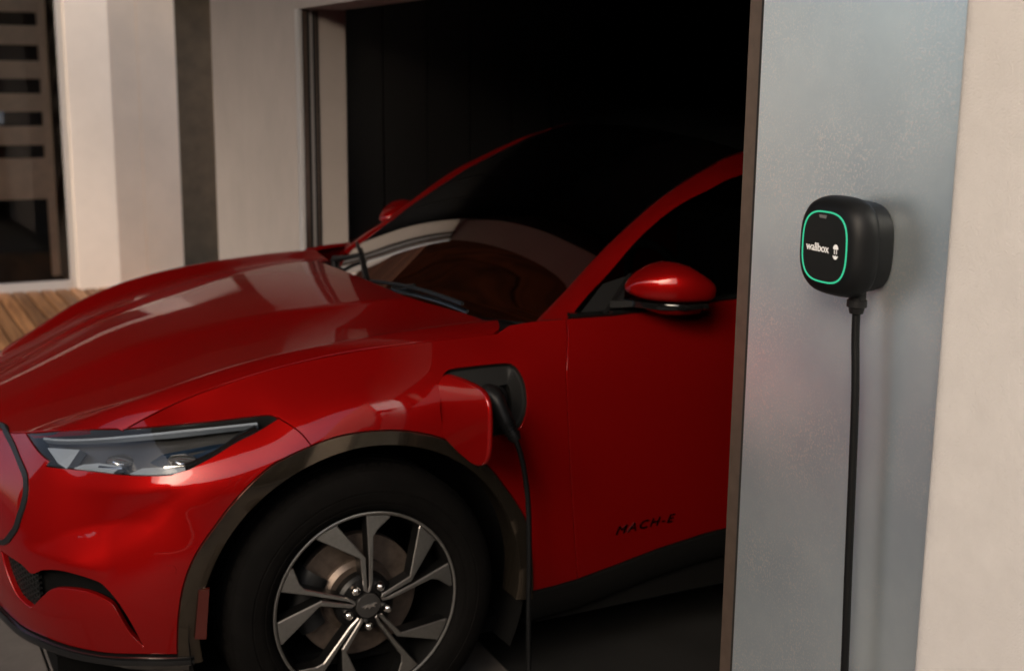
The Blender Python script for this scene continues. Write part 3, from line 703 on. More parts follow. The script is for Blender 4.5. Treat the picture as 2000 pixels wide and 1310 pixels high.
# splitter
bt = catmull(np.vstack([[(0, .33), (.22, .33)], A_('bottom'), [(1.06, .317)]]), 90)
rows = [(-.003, -.012), (-.004, .010), (-.012, .0155), (-.022, .0155), (-.028, .010), (-.034, -.012), (-.085, -.05), (-.13, -.16)]
sp_ = MB().grid(np.stack([sk(bt+[0, dz], of) for dz, of in rows], 1))
both('splitter', sp_, M['gloss_black'], bump)
b_, _ = both('parking_sensor', MB().grid(np.stack([sk([A_('sensor')[0]+np.array([r*math.cos(a), r*math.sin(a)]) for a in np.linspace(0, 2*math.pi, 17)], of) for r, of in ((.0125, -.001), (.0118, .0012), (.0001, .0014))], 1)), M['paint'], bump)

# --- wings with the charge-port opening on the left one
port = seg(np.vstack([A_('port'), A_('port')[:1]]), step=.008)
wl_ = seg(A_('split'), [A_('split')[-1], A_('hltop')[-1]], A_('hltop')[3:][::-1], CUT, [CUT[-1], A_('ftop')[0]], A_('ftop'), A_('door'), A_('rocker')[:3][::-1], A_('archr')[::-1], step=.010)
V, F, N = panel_data('skin', wl_, [port], h=.0105, flange=.02, hole_flange=.005)
wing = mk('wing', V, F, M['paint'], car); wing.data.shade_smooth(); wing.data.normals_split_custom_set_from_vertices([tuple(q) for q in N])
V, F, N = mirror_y(*panel_data('skin', wl_, h=.014, flange=.02))
o = mk('wing', V, F, M['paint'], car); o.data.shade_smooth(); o.data.normals_split_custom_set_from_vertices([tuple(q) for q in N])

# --- doors and rear quarters
def belt_z(x): return float(np.interp(-x, [.58, .75, 1.1, 1.65, 2.4, 3.0, 3.3, 3.6, 3.9], [1.052, 1.053, 1.067, 1.085, 1.108, 1.135, 1.14, 1.13, 1.12]))
def rock_z(x): return float(np.interp(-x, [.6, .72, .9, 1.07, 1.6, 2.6], [.3197, .333, .365, .386, .40, .41]))
def top(x0, x1, n=12): return [(s_x(x), belt_z(x)) for x in np.linspace(x0, x1, n)]
def low(x0, x1, n=12): return [(s_x(x), rock_z(x)) for x in np.linspace(x0, x1, n)]
xr = -1.64
fd = seg(A_('door')[::-1], [A_('door')[0], (s_x(-.66), belt_z(-.66))], top(-.66, xr), [(s_x(xr), belt_z(xr)), (s_x(xr-.02), .75), (s_x(xr), rock_z(xr))], low(xr, -.74), [low(xr, -.74)[-1], A_('door')[-1]], step=.02)
pair('front_door', panel_data('skin', fd, h=.02, gap=.002, flange=.02), M['paint'])
def arc_r(a0, a1, r=.47, n=20): return [(S_HUB+2.984*1.0+(-1)*0-r*math.cos(a), .365+r*math.sin(a)) for a in np.linspace(a0, a1, n)]
dS = s_x(-2.984, .935)-(S_HUB+2.984); arcs = lambda a0, a1, n=20: [(p+dS, z) for p, z in arc_r(a0, a1, n=n)]
ar1 = arcs(.09, math.pi*.30); xe = -2.62
rd = seg(low(xr, -2.46, 8), [low(xr, -2.46, 8)[-1], ar1[0]], ar1, [ar1[-1], (s_x(-2.66), .92), (s_x(-2.60), belt_z(-2.6))], top(-2.60, xr), [(s_x(xr), belt_z(xr)), (s_x(xr-.02), .75), (s_x(xr), rock_z(xr))], step=.02)
pair('rear_door', panel_data('skin', rd, h=.025, flange=.02), M['paint'])
ar2 = arcs(math.pi*.30, math.pi-.05)
qt = seg(ar2, [ar2[-1], (s_x(-3.5, .84), .36)], [(s_x(-3.5, .84), .36), (S_END-.4, .36), (S_END, .36)], [(S_END, .36), (S_END, 1.12)], [(S_END, 1.12), (S_END-.4, 1.12), (s_x(-3.5, .84), 1.12)]+top(-3.3, -2.60, 8), [(s_x(-2.60), belt_z(-2.6)), (s_x(-2.66), .92), ar2[0]], step=.025)
pair('rear_quarter', panel_data('skin', qt, h=.03, flange=.02), M['paint'])
# sill cladding
sx = np.linspace(1.975, s_x(-2.53), 60); rz = np.interp(sx, [1.975, 2.13]+[s_x(-x) for x in (.72, .9, 1.07, 1.6, 2.6)], [.3135, .3185, .332, .364, .385, .399, .409])
both('sill_trim', MB().grid(np.stack([sk(np.stack([sx, rz+dz], 1), of) for dz, of in ((-.002, -.015), (-.004, .004), (-.03, .009), (-.085, .002), (-.10, -.012), (-.14, -.09))], 1), flip=True), M['liner'], car)

# --- wheel-arch trims, liners, wheels
def arch_trim(pts, hub_s, rin, tail):
    P = catmull(np.array(pts), 110); c = np.array([hub_s, .365]); d = P-c; r = np.linalg.norm(d, axis=1); u = d/r[:, None]
    rows = []
    for k, of in ((0, -.012), (.015, .003), (.05, .007), (.5, .0075), (.95, .007), (1.0, .003), (1.0, -.02)):
        rr = r+(rin-r)*k; rows.append(sk(c+u*rr[:, None], of))
    back = rows[-1].copy(); back[:, 1] -= .06*np.sign(1); rows.append(back)
    return MB().grid(np.stack(rows, 1))
arch = np.vstack([[(1.018, .285)], A_('archf')[:-1], A_('archr'), [(1.983, .295)]])
rin_pts = arch
at, at2 = both('wheel_arch_trim', arch_trim(arch, S_HUB, .428, 0), M['trim'], car, angle=60)
at['label'] = 'satin metallic trim band round the front wheel arch'
ra = np.array(arcs(-.17, math.pi+.17, 40)); both('wheel_arch_trim', arch_trim(ra, S_HUB+2.984+dS, .428, 0), M['trim'], car, angle=60)
mk_ = A_('marker'); both('side_marker', MB().prism([tuple(p) for p in mk_[::-1]], lambda s, z: sk([(s, z)], .002)[0], lambda s, z: sk([(s, z)], .0135)[0]), M['amber'], car)
def liner(hx_):
    m = MB(); n = 40; R_ = .455
    prof = [(R_, .905), (R_, .56), (.02, .52)]
    G = [[(hx_+r*math.cos(a), y, .365+r*math.sin(a)) for r, y in prof] for a in np.linspace(-.45, math.pi+.45, n)]
    return m.grid(G)
both('wheel_housing', liner(0), M['liner'], car); both('wheel_housing', liner(-2.984), M['liner'], car)

def arm_polys():
    L = [(.129, .193), (.021, .128), (.0165, .044), (.0065, .037), (.0062, .056), (.0062, .128), (.076, .222)]
    Rr = [(.0065, .037), (-.003, .040), (-.010, .067), (-.018, .180), (-.030, .197), (-.064, .222)]
    def fix(P):
        out = []
        for x, z in P:
            r = math.hypot(x, z); k = max(0, 1-r/.20); out.append((x-.005*k, z-.001*k))
        return out
    def arc(p, q, n=7):
        a0, a1 = math.atan2(p[1], p[0]), math.atan2(q[1], q[0]); return [(.2385*math.cos(a), .2385*math.sin(a)) for a in np.linspace(a0, a1, n)]
    L = fix(L); L = L+arc((.074, .223), (.129, .193))
    Rr = fix(Rr); Rr = Rr+arc((-.064, .222), (-.001, .234))+fix([(-.001, .234), (-.0020, .128), (.0012, .056)])
    return L, Rr
def face_y(x, z): r = math.hypot(x, z); return .010*max(0, 1-(r/.235)**1.5)-.002
def inset_poly(P, d):
    return [tuple(p) for p in inset(np.array(P), d)]
HUB = (0, .905, .365)
def wheel(hub):
    hx_, hy, hz = hub; w = empty('wheel', hub, parent=car)
    def W(x, y, z): return (hx_+x, hy+y, hz+z)
    # tyre
    prof = [(.246, -.012), (.252, .002), (.262, .010), (.270, .0135), (.2712, .0120), (.276, .0150), (.285, .0165), (.300, .0170), (.3012, .0150), (.3045, .0150), (.3057, .0168), (.318, .0150), (.335, .010), (.350, .0), (.3585, -.012), (.3635, -.028), (.3645, -.05)]
    for g0 in (-.075, -.115, -.155): prof += [(.365, g0+.008), (.357, g0+.006), (.357, g0-.006), (.365, g0-.008)]
    prof += [(.3645, -.185), (.3635, -.205), (.3585, -.222), (.350, -.235), (.31, -.248), (.262, -.24), (.246, -.22)]
    t = MB().grid(lathe(prof, 96, hub)); ty = t.build('tyre', M['rubber'], w, angle=35)
    tl = MB()
    for k in range(70):          # shoulder blocks of the tread
        a = 2*math.pi*k/70
        P = []
        for da, r, y in ((0, .3525, -.0035), (.055, .3525, -.0035), (.062, .3655, -.030), (.007, .3655, -.030), (.0, .3475, -.006), (.055, .3475, -.006), (.062, .3585, -.034), (.007, .3585, -.034)):
            P.append(W(r*math.cos(a+da), y+.001, r*math.sin(a+da)))
        tl.add(P, [(0, 1, 2, 3), (4, 7, 6, 5), (0, 4, 5, 1), (1, 5, 6, 2), (2, 6, 7, 3), (3, 7, 4, 0)])
    tl.build('tread_block', M['rubber'], w)['kind'] = 'stuff'
    rp = [(.247, -.004), (.2475, .0015), (.2450, .0025), (.2400, .0005), (.2375, -.006), (.232, -.03), (.222, -.12), (.222, -.20), (.245, -.215)]
    rim = MB().grid(lathe(rp, 96, hub), mi=0).build('rim', [M['machined'], M['alloy_dark']], w, angle=30)
    mi = [0 if (i % (len(rp)-1)) < 3 else 1 for i in range(len(rim.data.polygons))]; rim.data.polygons.foreach_set('material_index', mi)
    # spokes: bright chamfered faces over black flanks
    for k in range(5):
        a = 2*math.pi*k/5; ca, sa = math.cos(a), math.sin(a)
        rot = lambda x, z: (x*ca-z*sa, x*sa+z*ca)
        mb = MB()
        for P in arm_polys():
            A0 = .5*sum(p[0]*q[1]-q[0]*p[1] for p, q in zip(P, P[1:]+P[:1]))
            if A0 > 0: P = P[::-1]                      # clockwise in x,z faces +y
            Q = inset_poly(P, .0022); n = len(P)
            f = [W(rot(*p)[0], face_y(*p), rot(*p)[1]) for p in Q]
            e = [W(rot(*p)[0], face_y(*p)-.0025, rot(*p)[1]) for p in P]
            b = [W(rot(*p)[0], face_y(*p)-.042, rot(*p)[1]) for p in P]
            mb.add(f+e+b, [], 0); k0 = len(mb.v)-3*n
            mb.f.append(tuple(k0+i for i in range(n))[::-1] if False else tuple(k0+i for i in range(n))); mb.mi.append(0)
            for i in range(n):
                j = (i+1) % n
                mb.f.append((k0+n+i, k0+n+j, k0+j, k0+i)); mb.mi.append(2)
                mb.f.append((k0+2*n+i, k0+2*n+j, k0+n+j, k0+n+i)); mb.mi.append(1)
        mb.build('spoke', [M['machined'], M['alloy_dark'], M['chamfer']], w)
    hubm = MB().grid(lathe([(.080, -.040), (.078, -.018), (.070, -.010), (.045, -.004), (.036, -.002), (.034, -.012), (.0005, -.012)], 48, hub)); hubm.build('hub', M['alloy_dark'], w, angle=30)
    cap = MB().grid(lathe([(.033, -.010), (.033, .004), (.0315, .0065), (.0005, .0080)], 40, hub)).build('hub_cap', M['lamp_body'], w, angle=30)
    em = [(-.021, .001), (-.012, .0035), (-.004, .0055), (.006, .0050), (.012, .0075), (.0165, .0085), (.0225, .0060), (.0205, .0040), (.0160, .0035), (.0135, .0005), (.0175, -.0035), (.0165, -.0055), (.0105, -.0020), (.0045, -.0030), (.0015, -.0070), (-.0015, -.0075), (-.0005, -.0030), (-.0065, -.0015), (-.0115, -.0055), (-.0140, -.0050), (-.0115, -.0010), (-.0160, -.0008)]
    em = [(-x, z) for x, z in em][::-1]
    ep = MB().prism([p for p in em], lambda x, z: W(x, .0072, z), lambda x, z: W(x, .0105, z)).build('emblem', M['chrome'], w); 
    for k in range(5):
        a = math.radians(270+72*k); lx, lz = .056*math.cos(a), .056*math.sin(a)
        g = [[W(lx+r*math.cos(b), y, lz+r*math.sin(b)) for b in np.linspace(0, 2*math.pi, 13)[:-1]] for r, y in ((.0125, -.022), (.0125, .002), (.0115, .008), (.0085, .0125), (.0045, .0148), (.0003, .0152))]
        MB().grid(g, close_u=True, flip=True).build('lug_nut', M['chrome'], w, smooth=True)
    d = MB().grid(lathe([(.165, -.105), (.165, -.080), (.163, -.078), (.100, -.078), (.098, -.070), (.085, -.060), (.0005, -.060)], 64, hub)); d.build('brake_disc', M['disc'], w, angle=25)
    c = MB(); G = []
    for b in np.linspace(-.55, .55, 12):
        b2 = b+math.pi*.02
        G.append([W(r*math.cos(b2), y, r*math.sin(b2)) for r, y in ((.105, -.066), (.108, -.055), (.150, -.055), (.172, -.066), (.172, -.12))])
    c.grid(G).build('brake_caliper', M['iron'], w, smooth=True)
    return w
M['chamfer'] = mat('polished_chamfer', (.42, .40, .38), .36, metal=1)
w0 = wheel(HUB)
def copy_tree(o, parent, mat4=None):
    c = o.copy(); COL.objects.link(c); c.parent = parent
    for ch in list(o.children): copy_tree(ch, c)
    return c
for hx_, sg in ((0, -1), (-2.984, 1), (-2.984, -1)):
    c = copy_tree(w0, car); c.location = (hx_, .905*sg, .365)
    if sg < 0: c.rotation_euler = (0, 0, math.pi)

# --- charge port and flap
pc = empty('charge_port', (-.32, .92, .87), parent=car)
pin = inset(port, .0035); pi2 = inset(port, .048); pi2 = pi2+np.array([.010, -.004])
def ring(a, oa, b, ob):
    n = len(a); return MB().grid(np.stack([np.vstack([sk(a, oa), sk(a, oa)[:1]]), np.vstack([sk(b, ob), sk(b, ob)[:1]])], 0))
ca_ = .5*((port[:, 0]*np.roll(port[:, 1], -1)).sum()-(np.roll(port[:, 0], -1)*port[:, 1]).sum())
tub = MB()
for a, oa, b, ob in ((port, -.003, pin, -.016), (pin, -.016, inset(port, .008), -.0175), (inset(port, .008), -.0175, pi2, -.0195), (pi2, -.0195, pi2, -.055)):
    r = ring(a, oa, b, ob); tub.add(r.v, [f[::-1] if ca_ < 0 else f for f in r.f])
P, F, _q = tri(pi2, [], .03); tub.add(sk(P, -.055), F)
tub.build('port_bezel', M['plastic2'], pc, angle=40)
sc_ = sk([(1.862, .868)], -.05)[0]
MB().grid(lathe([(.040, 0), (.040, .022), (.034, .024), (.030, .020), (.0005, .020)], 32, tuple(sc_))).build('socket', M['plastic'], pc, angle=40)
FLAP = [(.892, .815), (.888, .862), (.894, .905), (.912, .936), (.945, .956), (.992, .962), (1.07, .965), (1.130, .962), (1.160, .948), (1.175, .918), (1.178, .86), (1.172, .805), (1.150, .778), (1.105, .765), (1.045, .770), (.97, .783), (.92, .795)]
fl_ = catmull(FLAP, 70, closed=True)
def flap_pt(y, z, d): return np.array([-.196-d-.10*(y-.89)**2*1.0, y, z])
def flap():
    O = fl_; I1 = inset(O, .0018); I2 = inset(O, .005); n = len(O); mb = MB()
    a = .5*((O[:, 0]*np.roll(O[:, 1], -1)).sum()-(np.roll(O[:, 0], -1)*O[:, 1]).sum())
    P, F, rg = tri(I2, [], .02)
    f0 = [flap_pt(*p, 0) for p in P]; k = 0
    mb.add(f0, [tuple(q) for q in F])
    rows = [[flap_pt(*p, 0) for p in I2], [flap_pt(*p, .0012) for p in I1], [flap_pt(*p, .004) for p in O], [flap_pt(*p, .010) for p in O], [flap_pt(*p, .0125) for p in I1]]
    mb.grid(np.array(rows), close_u=True, flip=a > 0)
    mb.add([flap_pt(*p, .0125) for p in I1], [tuple(range(n))[::-1] if a > 0 else tuple(range(n))])
    o = mb.build('charge_flap', M['paint'], car, angle=60); o['label'] = 'open charge flap standing out from the wing'
    MB().box((-.218, .855, .845), (-.200, .90, .875), bev=.003).build('hinge', M['plastic'], o)
flap()

# --- headlights
hl = seg(A_('hlbot')[:5], A_('hlbot')[4:], A_('hlin')[:2], A_('hlin')[1:], A_('hltop'), [A_('hltop')[-1], A_('hlbot')[0]], step=.010)
def headlight(sg):
    e = empty('headlight', (.5, .72*sg, .8), parent=car)
    def put(name, mb, m, **kw):
        if sg < 0: mb.v = [tuple(p) for p in mir(mb.v)]; mb.f = [tuple(f)[::-1] for f in mb.f]
        return mb.build(name, m, e, **kw)
    P, F, _q = tri(inset(hl, .0022), [], .02); V, N = lifted('skin', P, -.001)
    o = put('lamp_cover', MB().add(V, F), M['lens'], smooth=True)
    bowl = MB(); ac = .5*((hl[:, 0]*np.roll(hl[:, 1], -1)).sum()-(np.roll(hl[:, 0], -1)*hl[:, 1]).sum())
    lo = [(hl, -.004), (inset(hl, .004), -.02), (inset(hl, .008), -.05)]
    bowl.grid(np.array([np.vstack([sk(a, b), sk(a, b)[:1]]) for a, b in lo]), flip=ac < 0)
    P, F, _q = tri(inset(hl, .008), [], .03); bowl.add(sk(P, -.05), F)
    put('lamp_housing', bowl, M['lamp_body'], angle=40)
    for key, m, o0, o1 in (('hl_fin', 'lamp_blade', -.045, -.016), ('hl_p1', 'lamp_blade', -.04, -.018), ('hl_p2', 'lamp_blade', -.04, -.018), ):
        Q = A_(key); aa = .5*((Q[:, 0]*np.roll(Q[:, 1], -1)).sum()-(np.roll(Q[:, 0], -1)*Q[:, 1]).sum())
        if aa < 0: Q = Q[::-1]
        put('light_guide', MB().prism([tuple(p) for p in Q], lambda s, z: sk([(s, z)], o0)[0], lambda s, z: sk([(s, z)], o1)[0]), M[m])
    b = catmull(A_('hl_bar'), 30)
    put('light_bar', MB().grid(np.stack([sk(b+[0, .004], -.03), sk(b+[0, .0025], -.013), sk(b-[0, .0015], -.014), sk(b-[0, .004], -.03)], 1), flip=True), M['lamp_blade'], angle=40)
    blk = A_('hl_block'); q = catmull(blk[[7, 6, 5, 4, 3]], 20)
    put('black_mask', MB().grid(np.stack([sk(q+[.0, .020], -.03), sk(q+[-.004, .013], -.012), sk(q+[.003, -.004], -.008)], 1), flip=True), M['gloss_black'], smooth=True)
    put('blue_insert', MB().prism([(.97, .812), (.93, .790), (.985, .776), (1.06, .786), (1.15, .815), (1.22, .842), (1.12, .835)][::1], lambda s, z: sk([(s, z)], -.052)[0], lambda s, z: sk([(s, z)], -.040)[0]), M['lamp_blue'])
    for s, z in A_('hl_lens'):       # projector units: barrel with a domed optic
        c, n = lifted('skin', np.array([[s+.012, z]])); c = c[0]-n[0]*.046; ax = np.array([.86, .42, .06]); ax /= np.linalg.norm(ax)
        u = np.cross(ax, [0, 0, 1]); u /= np.linalg.norm(u); v = np.cross(u, ax); G = []
        for r, d in ((.026, -.02), (.026, .014), (.0235, .018), (.0215, .016), (.0195, .022), (.014, .027), (.007, .0295), (.0003, .030)):
            G.append([c+ax*d+u*r*1.35*math.cos(t)+v*r*.62*math.sin(t) for t in np.linspace(0, 2*math.pi, 25)[:-1]])
        put('projector', MB().grid(np.array(G), close_u=True), M['optic'], angle=40)
        Q = [(s-.028, z-.026), (s+.05, z-.020), (s+.052, z-.0165), (s-.028, z-.0215)]
        put('projector_shelf', MB().prism(Q, lambda a, b: sk([(a, b)], -.05)[0], lambda a, b: sk([(a, b)], -.017)[0]), M['chrome'])
    return e
headlight(1); headlight(-1)

# --- glasshouse: pillars and rails, windscreen, roof, side glass
PI = catmull([(-.555, .757, 1.028), (-.563, .754, 1.035), (-.655, .734, 1.100), (-.806, .700, 1.212), (-.987, .668, 1.328), (-1.111, .650, 1.390), (-1.206, .643, 1.431), (-1.295, .640, 1.464),
              (-1.6, .63, 1.535), (-2.0, .62, 1.565), (-2.5, .60, 1.555), (-3.0, .57, 1.49), (-3.4, .54, 1.36), (-3.62, .52, 1.18)], 120)
PO = catmull([(-.60, .842, 1.046), (-.618, .836, 1.052), (-.680, .817, 1.100), (-.762, .786, 1.149), (-.888, .760, 1.249), (-1.008, .753, 1.325), (-1.132, .752, 1.376), (-1.236, .75, 1.411),
              (-1.6, .735, 1.475), (-2.0, .725, 1.495), (-2.5, .71, 1.48), (-3.0, .70, 1.40), (-3.35, .70, 1.27), (-3.55, .69, 1.12)], 120)
md = (PI+PO)/2+np.array([0, .006, .005])
rail = MB().grid(np.stack([PI-[0, .012, .012], PI, (PI*2+md)/3+[0, .003, .004], md, (PO*2+md)/3+[0, .004, .002], PO, PO-[0, .02, .004]], 1), flip=True)
both('roof_pillar', rail, M['paint'], car, angle=70)
iA = np.argmin(np.abs(PI[:, 0]+1.33)); nU = 25
def cross(P, bx, bz):
    us = np.linspace(-1, 1, nU); return np.stack([np.array([P[0]+bx*(1-u*u), P[1]*u*1.0, P[2]-.004+bz*(1-abs(u)**2.2)]) for u in us])
W_ = [cross(PI[i], .20*(1-i/iA)**1.0+.07*(i/iA), -.012*(1-i/iA)+.055*(i/iA)) for i in range(0, iA+1)]
ws = MB().grid(np.array(W_), flip=True).build('windscreen', M['glass'], car, smooth=True)
iR = np.argmin(np.abs(PI[:, 0]+3.0))
rf = MB().grid(np.array([cross(PI[i], .07*(1-(i-iA)/(iR-iA)), .055) for i in range(iA, iR+1)]), flip=True).build('roof', M['gloss_black'], car, smooth=True)
MB().grid(np.array([cross(PI[i], -.12*(i-iR)/(119-iR), .055*(1-(i-iR)/(119-iR))) for i in range(iR, 120)]), flip=True).build('rear_window', M['dark_glass'], car, smooth=True)
# cowl panel, wipers
cw = MB().grid(np.array([[(-.30+.0*u-.13*u*u, y, 1.012-.014*u*u) for u, y in ((v, v*.80) for v in np.linspace(-1, 1, 21))], [(-.62-.10*u*u+.12, y, 1.004-.006*u*u) for u, y in ((v, v*.80) for v in np.linspace(-1, 1, 21))]])).build('cowl', M['plastic'], car)
def side_glass():
    G = []
    for x in np.linspace(-.63, -3.45, 70):
        i = np.interp(-x, -PO[:, 0], np.arange(120)); pt = np.array([np.interp(i, np.arange(120), PO[:, k]) for k in range(3)])
        b = skin([s_x(x)], [belt_z(x)])[0]; b = np.array([x, b[1]-.02, b[2]-.012]); pt = pt-[0, .012, .002]; pt[0] = x
        if pt[2] < b[2]+.004: pt[2] = b[2]+.004
        G.append([b+(pt-b)*v+np.array([0, .018*4*v*(1-v)*min(1, (pt[2]-b[2])/.2), 0]) for v in np.linspace(0, 1, 8)])
    return MB().grid(np.array(G), flip=False)
sg_, sg2 = both('side_window', side_glass(), M['dark_glass'], car, smooth=True)
bz = MB(); xs_ = np.linspace(-.61, -3.4, 60)
bz.grid(np.stack([np.array([skin([s_x(x)], [belt_z(x)])[0]+np.array([0, dy, dz]) for x in xs_]) for dy, dz in ((-.004, -.006), (.001, .004), (-.004, .012), (-.022, .012), (-.022, -.02))], 1), flip=True)
both('belt_moulding', bz, M['gloss_black'], car)
for xb in (-1.63, ):
    pil = []
    for v in np.linspace(0, 1, 8):
        row = []
        for dx in (-.06, .06):
            x = xb+dx-.04*v; i = np.interp(-x, -PO[:, 0], np.arange(120)); pt = np.array([np.interp(i, np.arange(120), PO[:, k]) for k in range(3)]); b = skin([s_x(x)], [belt_z(x)])[0]-[0, .02, .012]
            p = b+(pt-[0, .012, .002]-b)*v; p[0] = x; p[1] += .018*4*v*(1-v)+.003; row.append(p)
        pil.append(row)
    both('door_pillar', MB().grid(np.array(pil), flip=True), M['gloss_black'], car, smooth=True)
# sail panel in the corner of the door glass
both('sail_panel', MB().add([(-.640, .848, 1.058), (-.77, .862, 1.060), (-.800, .826, 1.150), (-.735, .810, 1.130), (-.690, .826, 1.094)], [(0, 4, 3, 2, 1)]).add([(-.70, .868, 1.06), (-.716, .868, 1.06), (-.815, .834, 1.160), (-.80, .835, 1.158)], [(0, 3, 2, 1)]), M['plastic'], car)
def wiper(p, q, arm0):
    p, q, arm0 = map(np.array, (p, q, arm0)); e = MB()
    t = np.linspace(0, 1, 14)[:, None]; bl_ = p+(q-p)*t; bl_ = bl_+np.array([0, 0, .012])*np.sin(t*math.pi)
    e.tube(bl_, .0065, 6); m_ = (p+q)/2+[0, 0, .02]; e.tube(np.array([arm0, arm0+[0, 0, .03], (arm0+m_)/2+[.0, 0, .012], m_]), [.014, .012, .008, .006], 8)
    return e.build('wiper', M['plastic'], car, angle=50)
def ws_at(u, v):
    i = int(v*iA); return cross(PI[i], .20*(1-i/iA)+.07*(i/iA), -.012*(1-i/iA)+.055*(i/iA))[int(round((u+1)/2*(nU-1)))]
wiper(ws_at(-.86, .10)+[.008, 0, .012], ws_at(-.05, .055)+[.008, 0, .012], (-.43, -.52, 1.012))
wiper(ws_at(-.02, .06)+[.01, 0, .013], ws_at(.66, .045)+[.01, 0, .012], (-.40, .12, 1.012))

# --- door mirrors
def mirror(sg):
    e = empty('door_mirror', (-.83, .93*sg, 1.14), parent=car)
    def put(name, mb, m, **kw):
        mb.v = [(p[0]-.028, p[1], p[2]) for p in mb.v]
        if sg < 0: mb.v = [tuple(p) for p in mir(mb.v)]; mb.f = [tuple(f)[::-1] for f in mb.f]
        return mb.build(name, m, e, **kw)
    xs = [-.728, -.734, -.748, -.770, -.800, -.835, -.868, -.892, -.905]
    hw = [.010, .026, .048, .068, .085, .095, .098, .094, .086]; up_ = [.004, .015, .030, .047, .063, .071, .066, .050, .040]; dn = [.004, .012, .022, .030, .035, .038, .040, .040, .038]; yc = [.905, .908, .914, .921, .928, .934, .938, .940, .941]
    G = []; Z0 = 1.130
    for x, w, u, d, y in zip(xs, hw, up_, dn, yc):
        r = []
        for t in np.linspace(0, 2*math.pi, 33)[:-1]:
            c, s = math.cos(t), math.sin(t); cc = math.copysign(abs(c)**.85, c)
            zz = (u*abs(s)**.9 if s > 0 else -d*abs(s)**.55)
            r.append((x+.03*(abs(c)**2)*(-1 if c > 0 else .2)*min(1, w/.1), y+w*cc, Z0+zz))
        G.append(r)
    put('mirror_cap', MB().grid(np.array(G), close_u=True, flip=False).add([G[0][i] for i in range(32)], [tuple(range(32))]), M['paint'], smooth=True)
    gl = [(p[0]-.001, .941+(p[1]-.941)*.97, Z0+(p[2]-Z0)*.97) for p in G[-1]]
    put('mirror_glass', MB().add(gl, [tuple(range(32))[::-1]]), M['mirror'])
    band = []
    for k, (dz, s_) in enumerate(((-.034, .99), (-.037, 1.02), (-.047, 1.015), (-.050, .95))):
        band.append([(x_, y_, Z0+dz) for x_, y_ in [(-.738, .88), (-.745, .92), (-.78, .985), (-.835, .93+.095*s_), (-.905, .93+.102*s_), (-.915, .96), (-.905, .87), (-.84, .845), (-.78, .855)]])
    put('mirror_band', MB().grid(np.array(band), close_u=True, flip=True).add(band[-1], [tuple(range(9))]).add(band[0], [tuple(range(9))[::-1]]), M['gloss_black'], angle=40)
    low_ = [[(-.85+(x-(-.85))*k, .94+(y-.94)*k, Z0-.0505-d) for x, y in [(-.78, .90), (-.78, .965), (-.82, 1.01), (-.89, 1.02), (-.90, .945), (-.87, .88)]] for k, d in ((1, 0), (.92, .010), (.6, .018), (.1, .020))]
    put('mirror_foot', MB().grid(np.array(low_), close_u=True, flip=True), M['paint'], smooth=True)
    put('mirror_arm', MB().add([(-.70, .862, 1.072), (-.83, .866, 1.070), (-.83, .93, 1.083), (-.765, .93, 1.083), (-.70, .862, 1.092), (-.83, .866, 1.09), (-.83, .93, 1.096), (-.765, .93, 1.096)],
                               [(0, 1, 2, 3), (7, 6, 5, 4), (0, 4, 5, 1), (1, 5, 6, 2), (2, 6, 7, 3), (3, 7, 4, 0)]), M['plastic'])
mirror(1); mirror(-1)

# --- raised lettering low on the door
def text_mesh(name, body, size, depth, font_shear=0.0, spacing=1.0, align='LEFT'):
    cu = bpy.data.curves.new(name, 'FONT'); cu.body = body; cu.size = size; cu.extrude = depth; cu.shear = font_shear; cu.space_character = spacing; cu.align_x = align; cu.resolution_u = 3
    o = bpy.data.objects.new(name, cu); COL.objects.link(o); dg = bpy.context.evaluated_depsgraph_get(); dg.update()
    me = bpy.data.meshes.new_from_object(o.evaluated_get(dg)); v = np.array([tuple(p.co) for p in me.vertices]); f = [tuple(p.vertices) for p in me.polygons]
    COL.objects.unlink(o); bpy.data.objects.remove(o); bpy.data.curves.remove(cu); bpy.data.meshes.remove(me)
    return v, f
v, f = text_mesh('badge_text', 'MACH-E', .05, .0015, .25, 1.25)
v = v*[(.198/ (v[:, 0].max()-v[:, 0].min())), 1, 1]; v[:, 0] -= v[:, 0].min()
bs = A_('badge'); pos = np.stack([bs[0, 0]+v[:, 0], .436+v[:, 1]*.72+v[:, 0]*.045], 1)
P_, N_ = lifted('skin', pos); mk('badge_lettering', P_+N_*(v[:, 2:3]+.0012), f, M['chrome_dark'] if 'chrome_dark' in M else M['iron'], car)

# --- cabin and underside
cab = MB().box((-1.15, -.68, .45), (-.52, .68, .98)).box((-.75, -.66, .98), (-.58, .66, 1.0)); cab.build('dashboard', M['cabin'], car)
sw = MB(); a_ = np.linspace(0, 2*math.pi, 33); sw.tube(np.stack([-1.22+.05*np.sin(a_), .38+.185*np.cos(a_), 1.0+.165*np.sin(a_)], 1), .015, 8, cap=False); sw.box((-1.24, .22, .97), (-1.2, .54, 1.01)); sw.build('steering_wheel', M['cabin'], car, smooth=True)
for yy in (.38, -.38):
    MB().box((-2.0, yy-.25, .45), (-1.45, yy+.25, .66), bev=.05).box((-2.15, yy-.24, .6), (-1.97, yy+.24, 1.18), bev=.05).box((-2.14, yy-.12, 1.2), (-2.03, yy+.12, 1.38), bev=.03).build('seat', M['cabin'], car)
MB().box((-3.0, -.6, .45), (-2.75, .6, 1.1), bev=.06).build('rear_seat', M['cabin'], car)
MB().box((-1.03, -.12, 1.335), (-1.0, .12, 1.40), bev=.008).build('rear_view_mirror', M['gloss_black'], car)
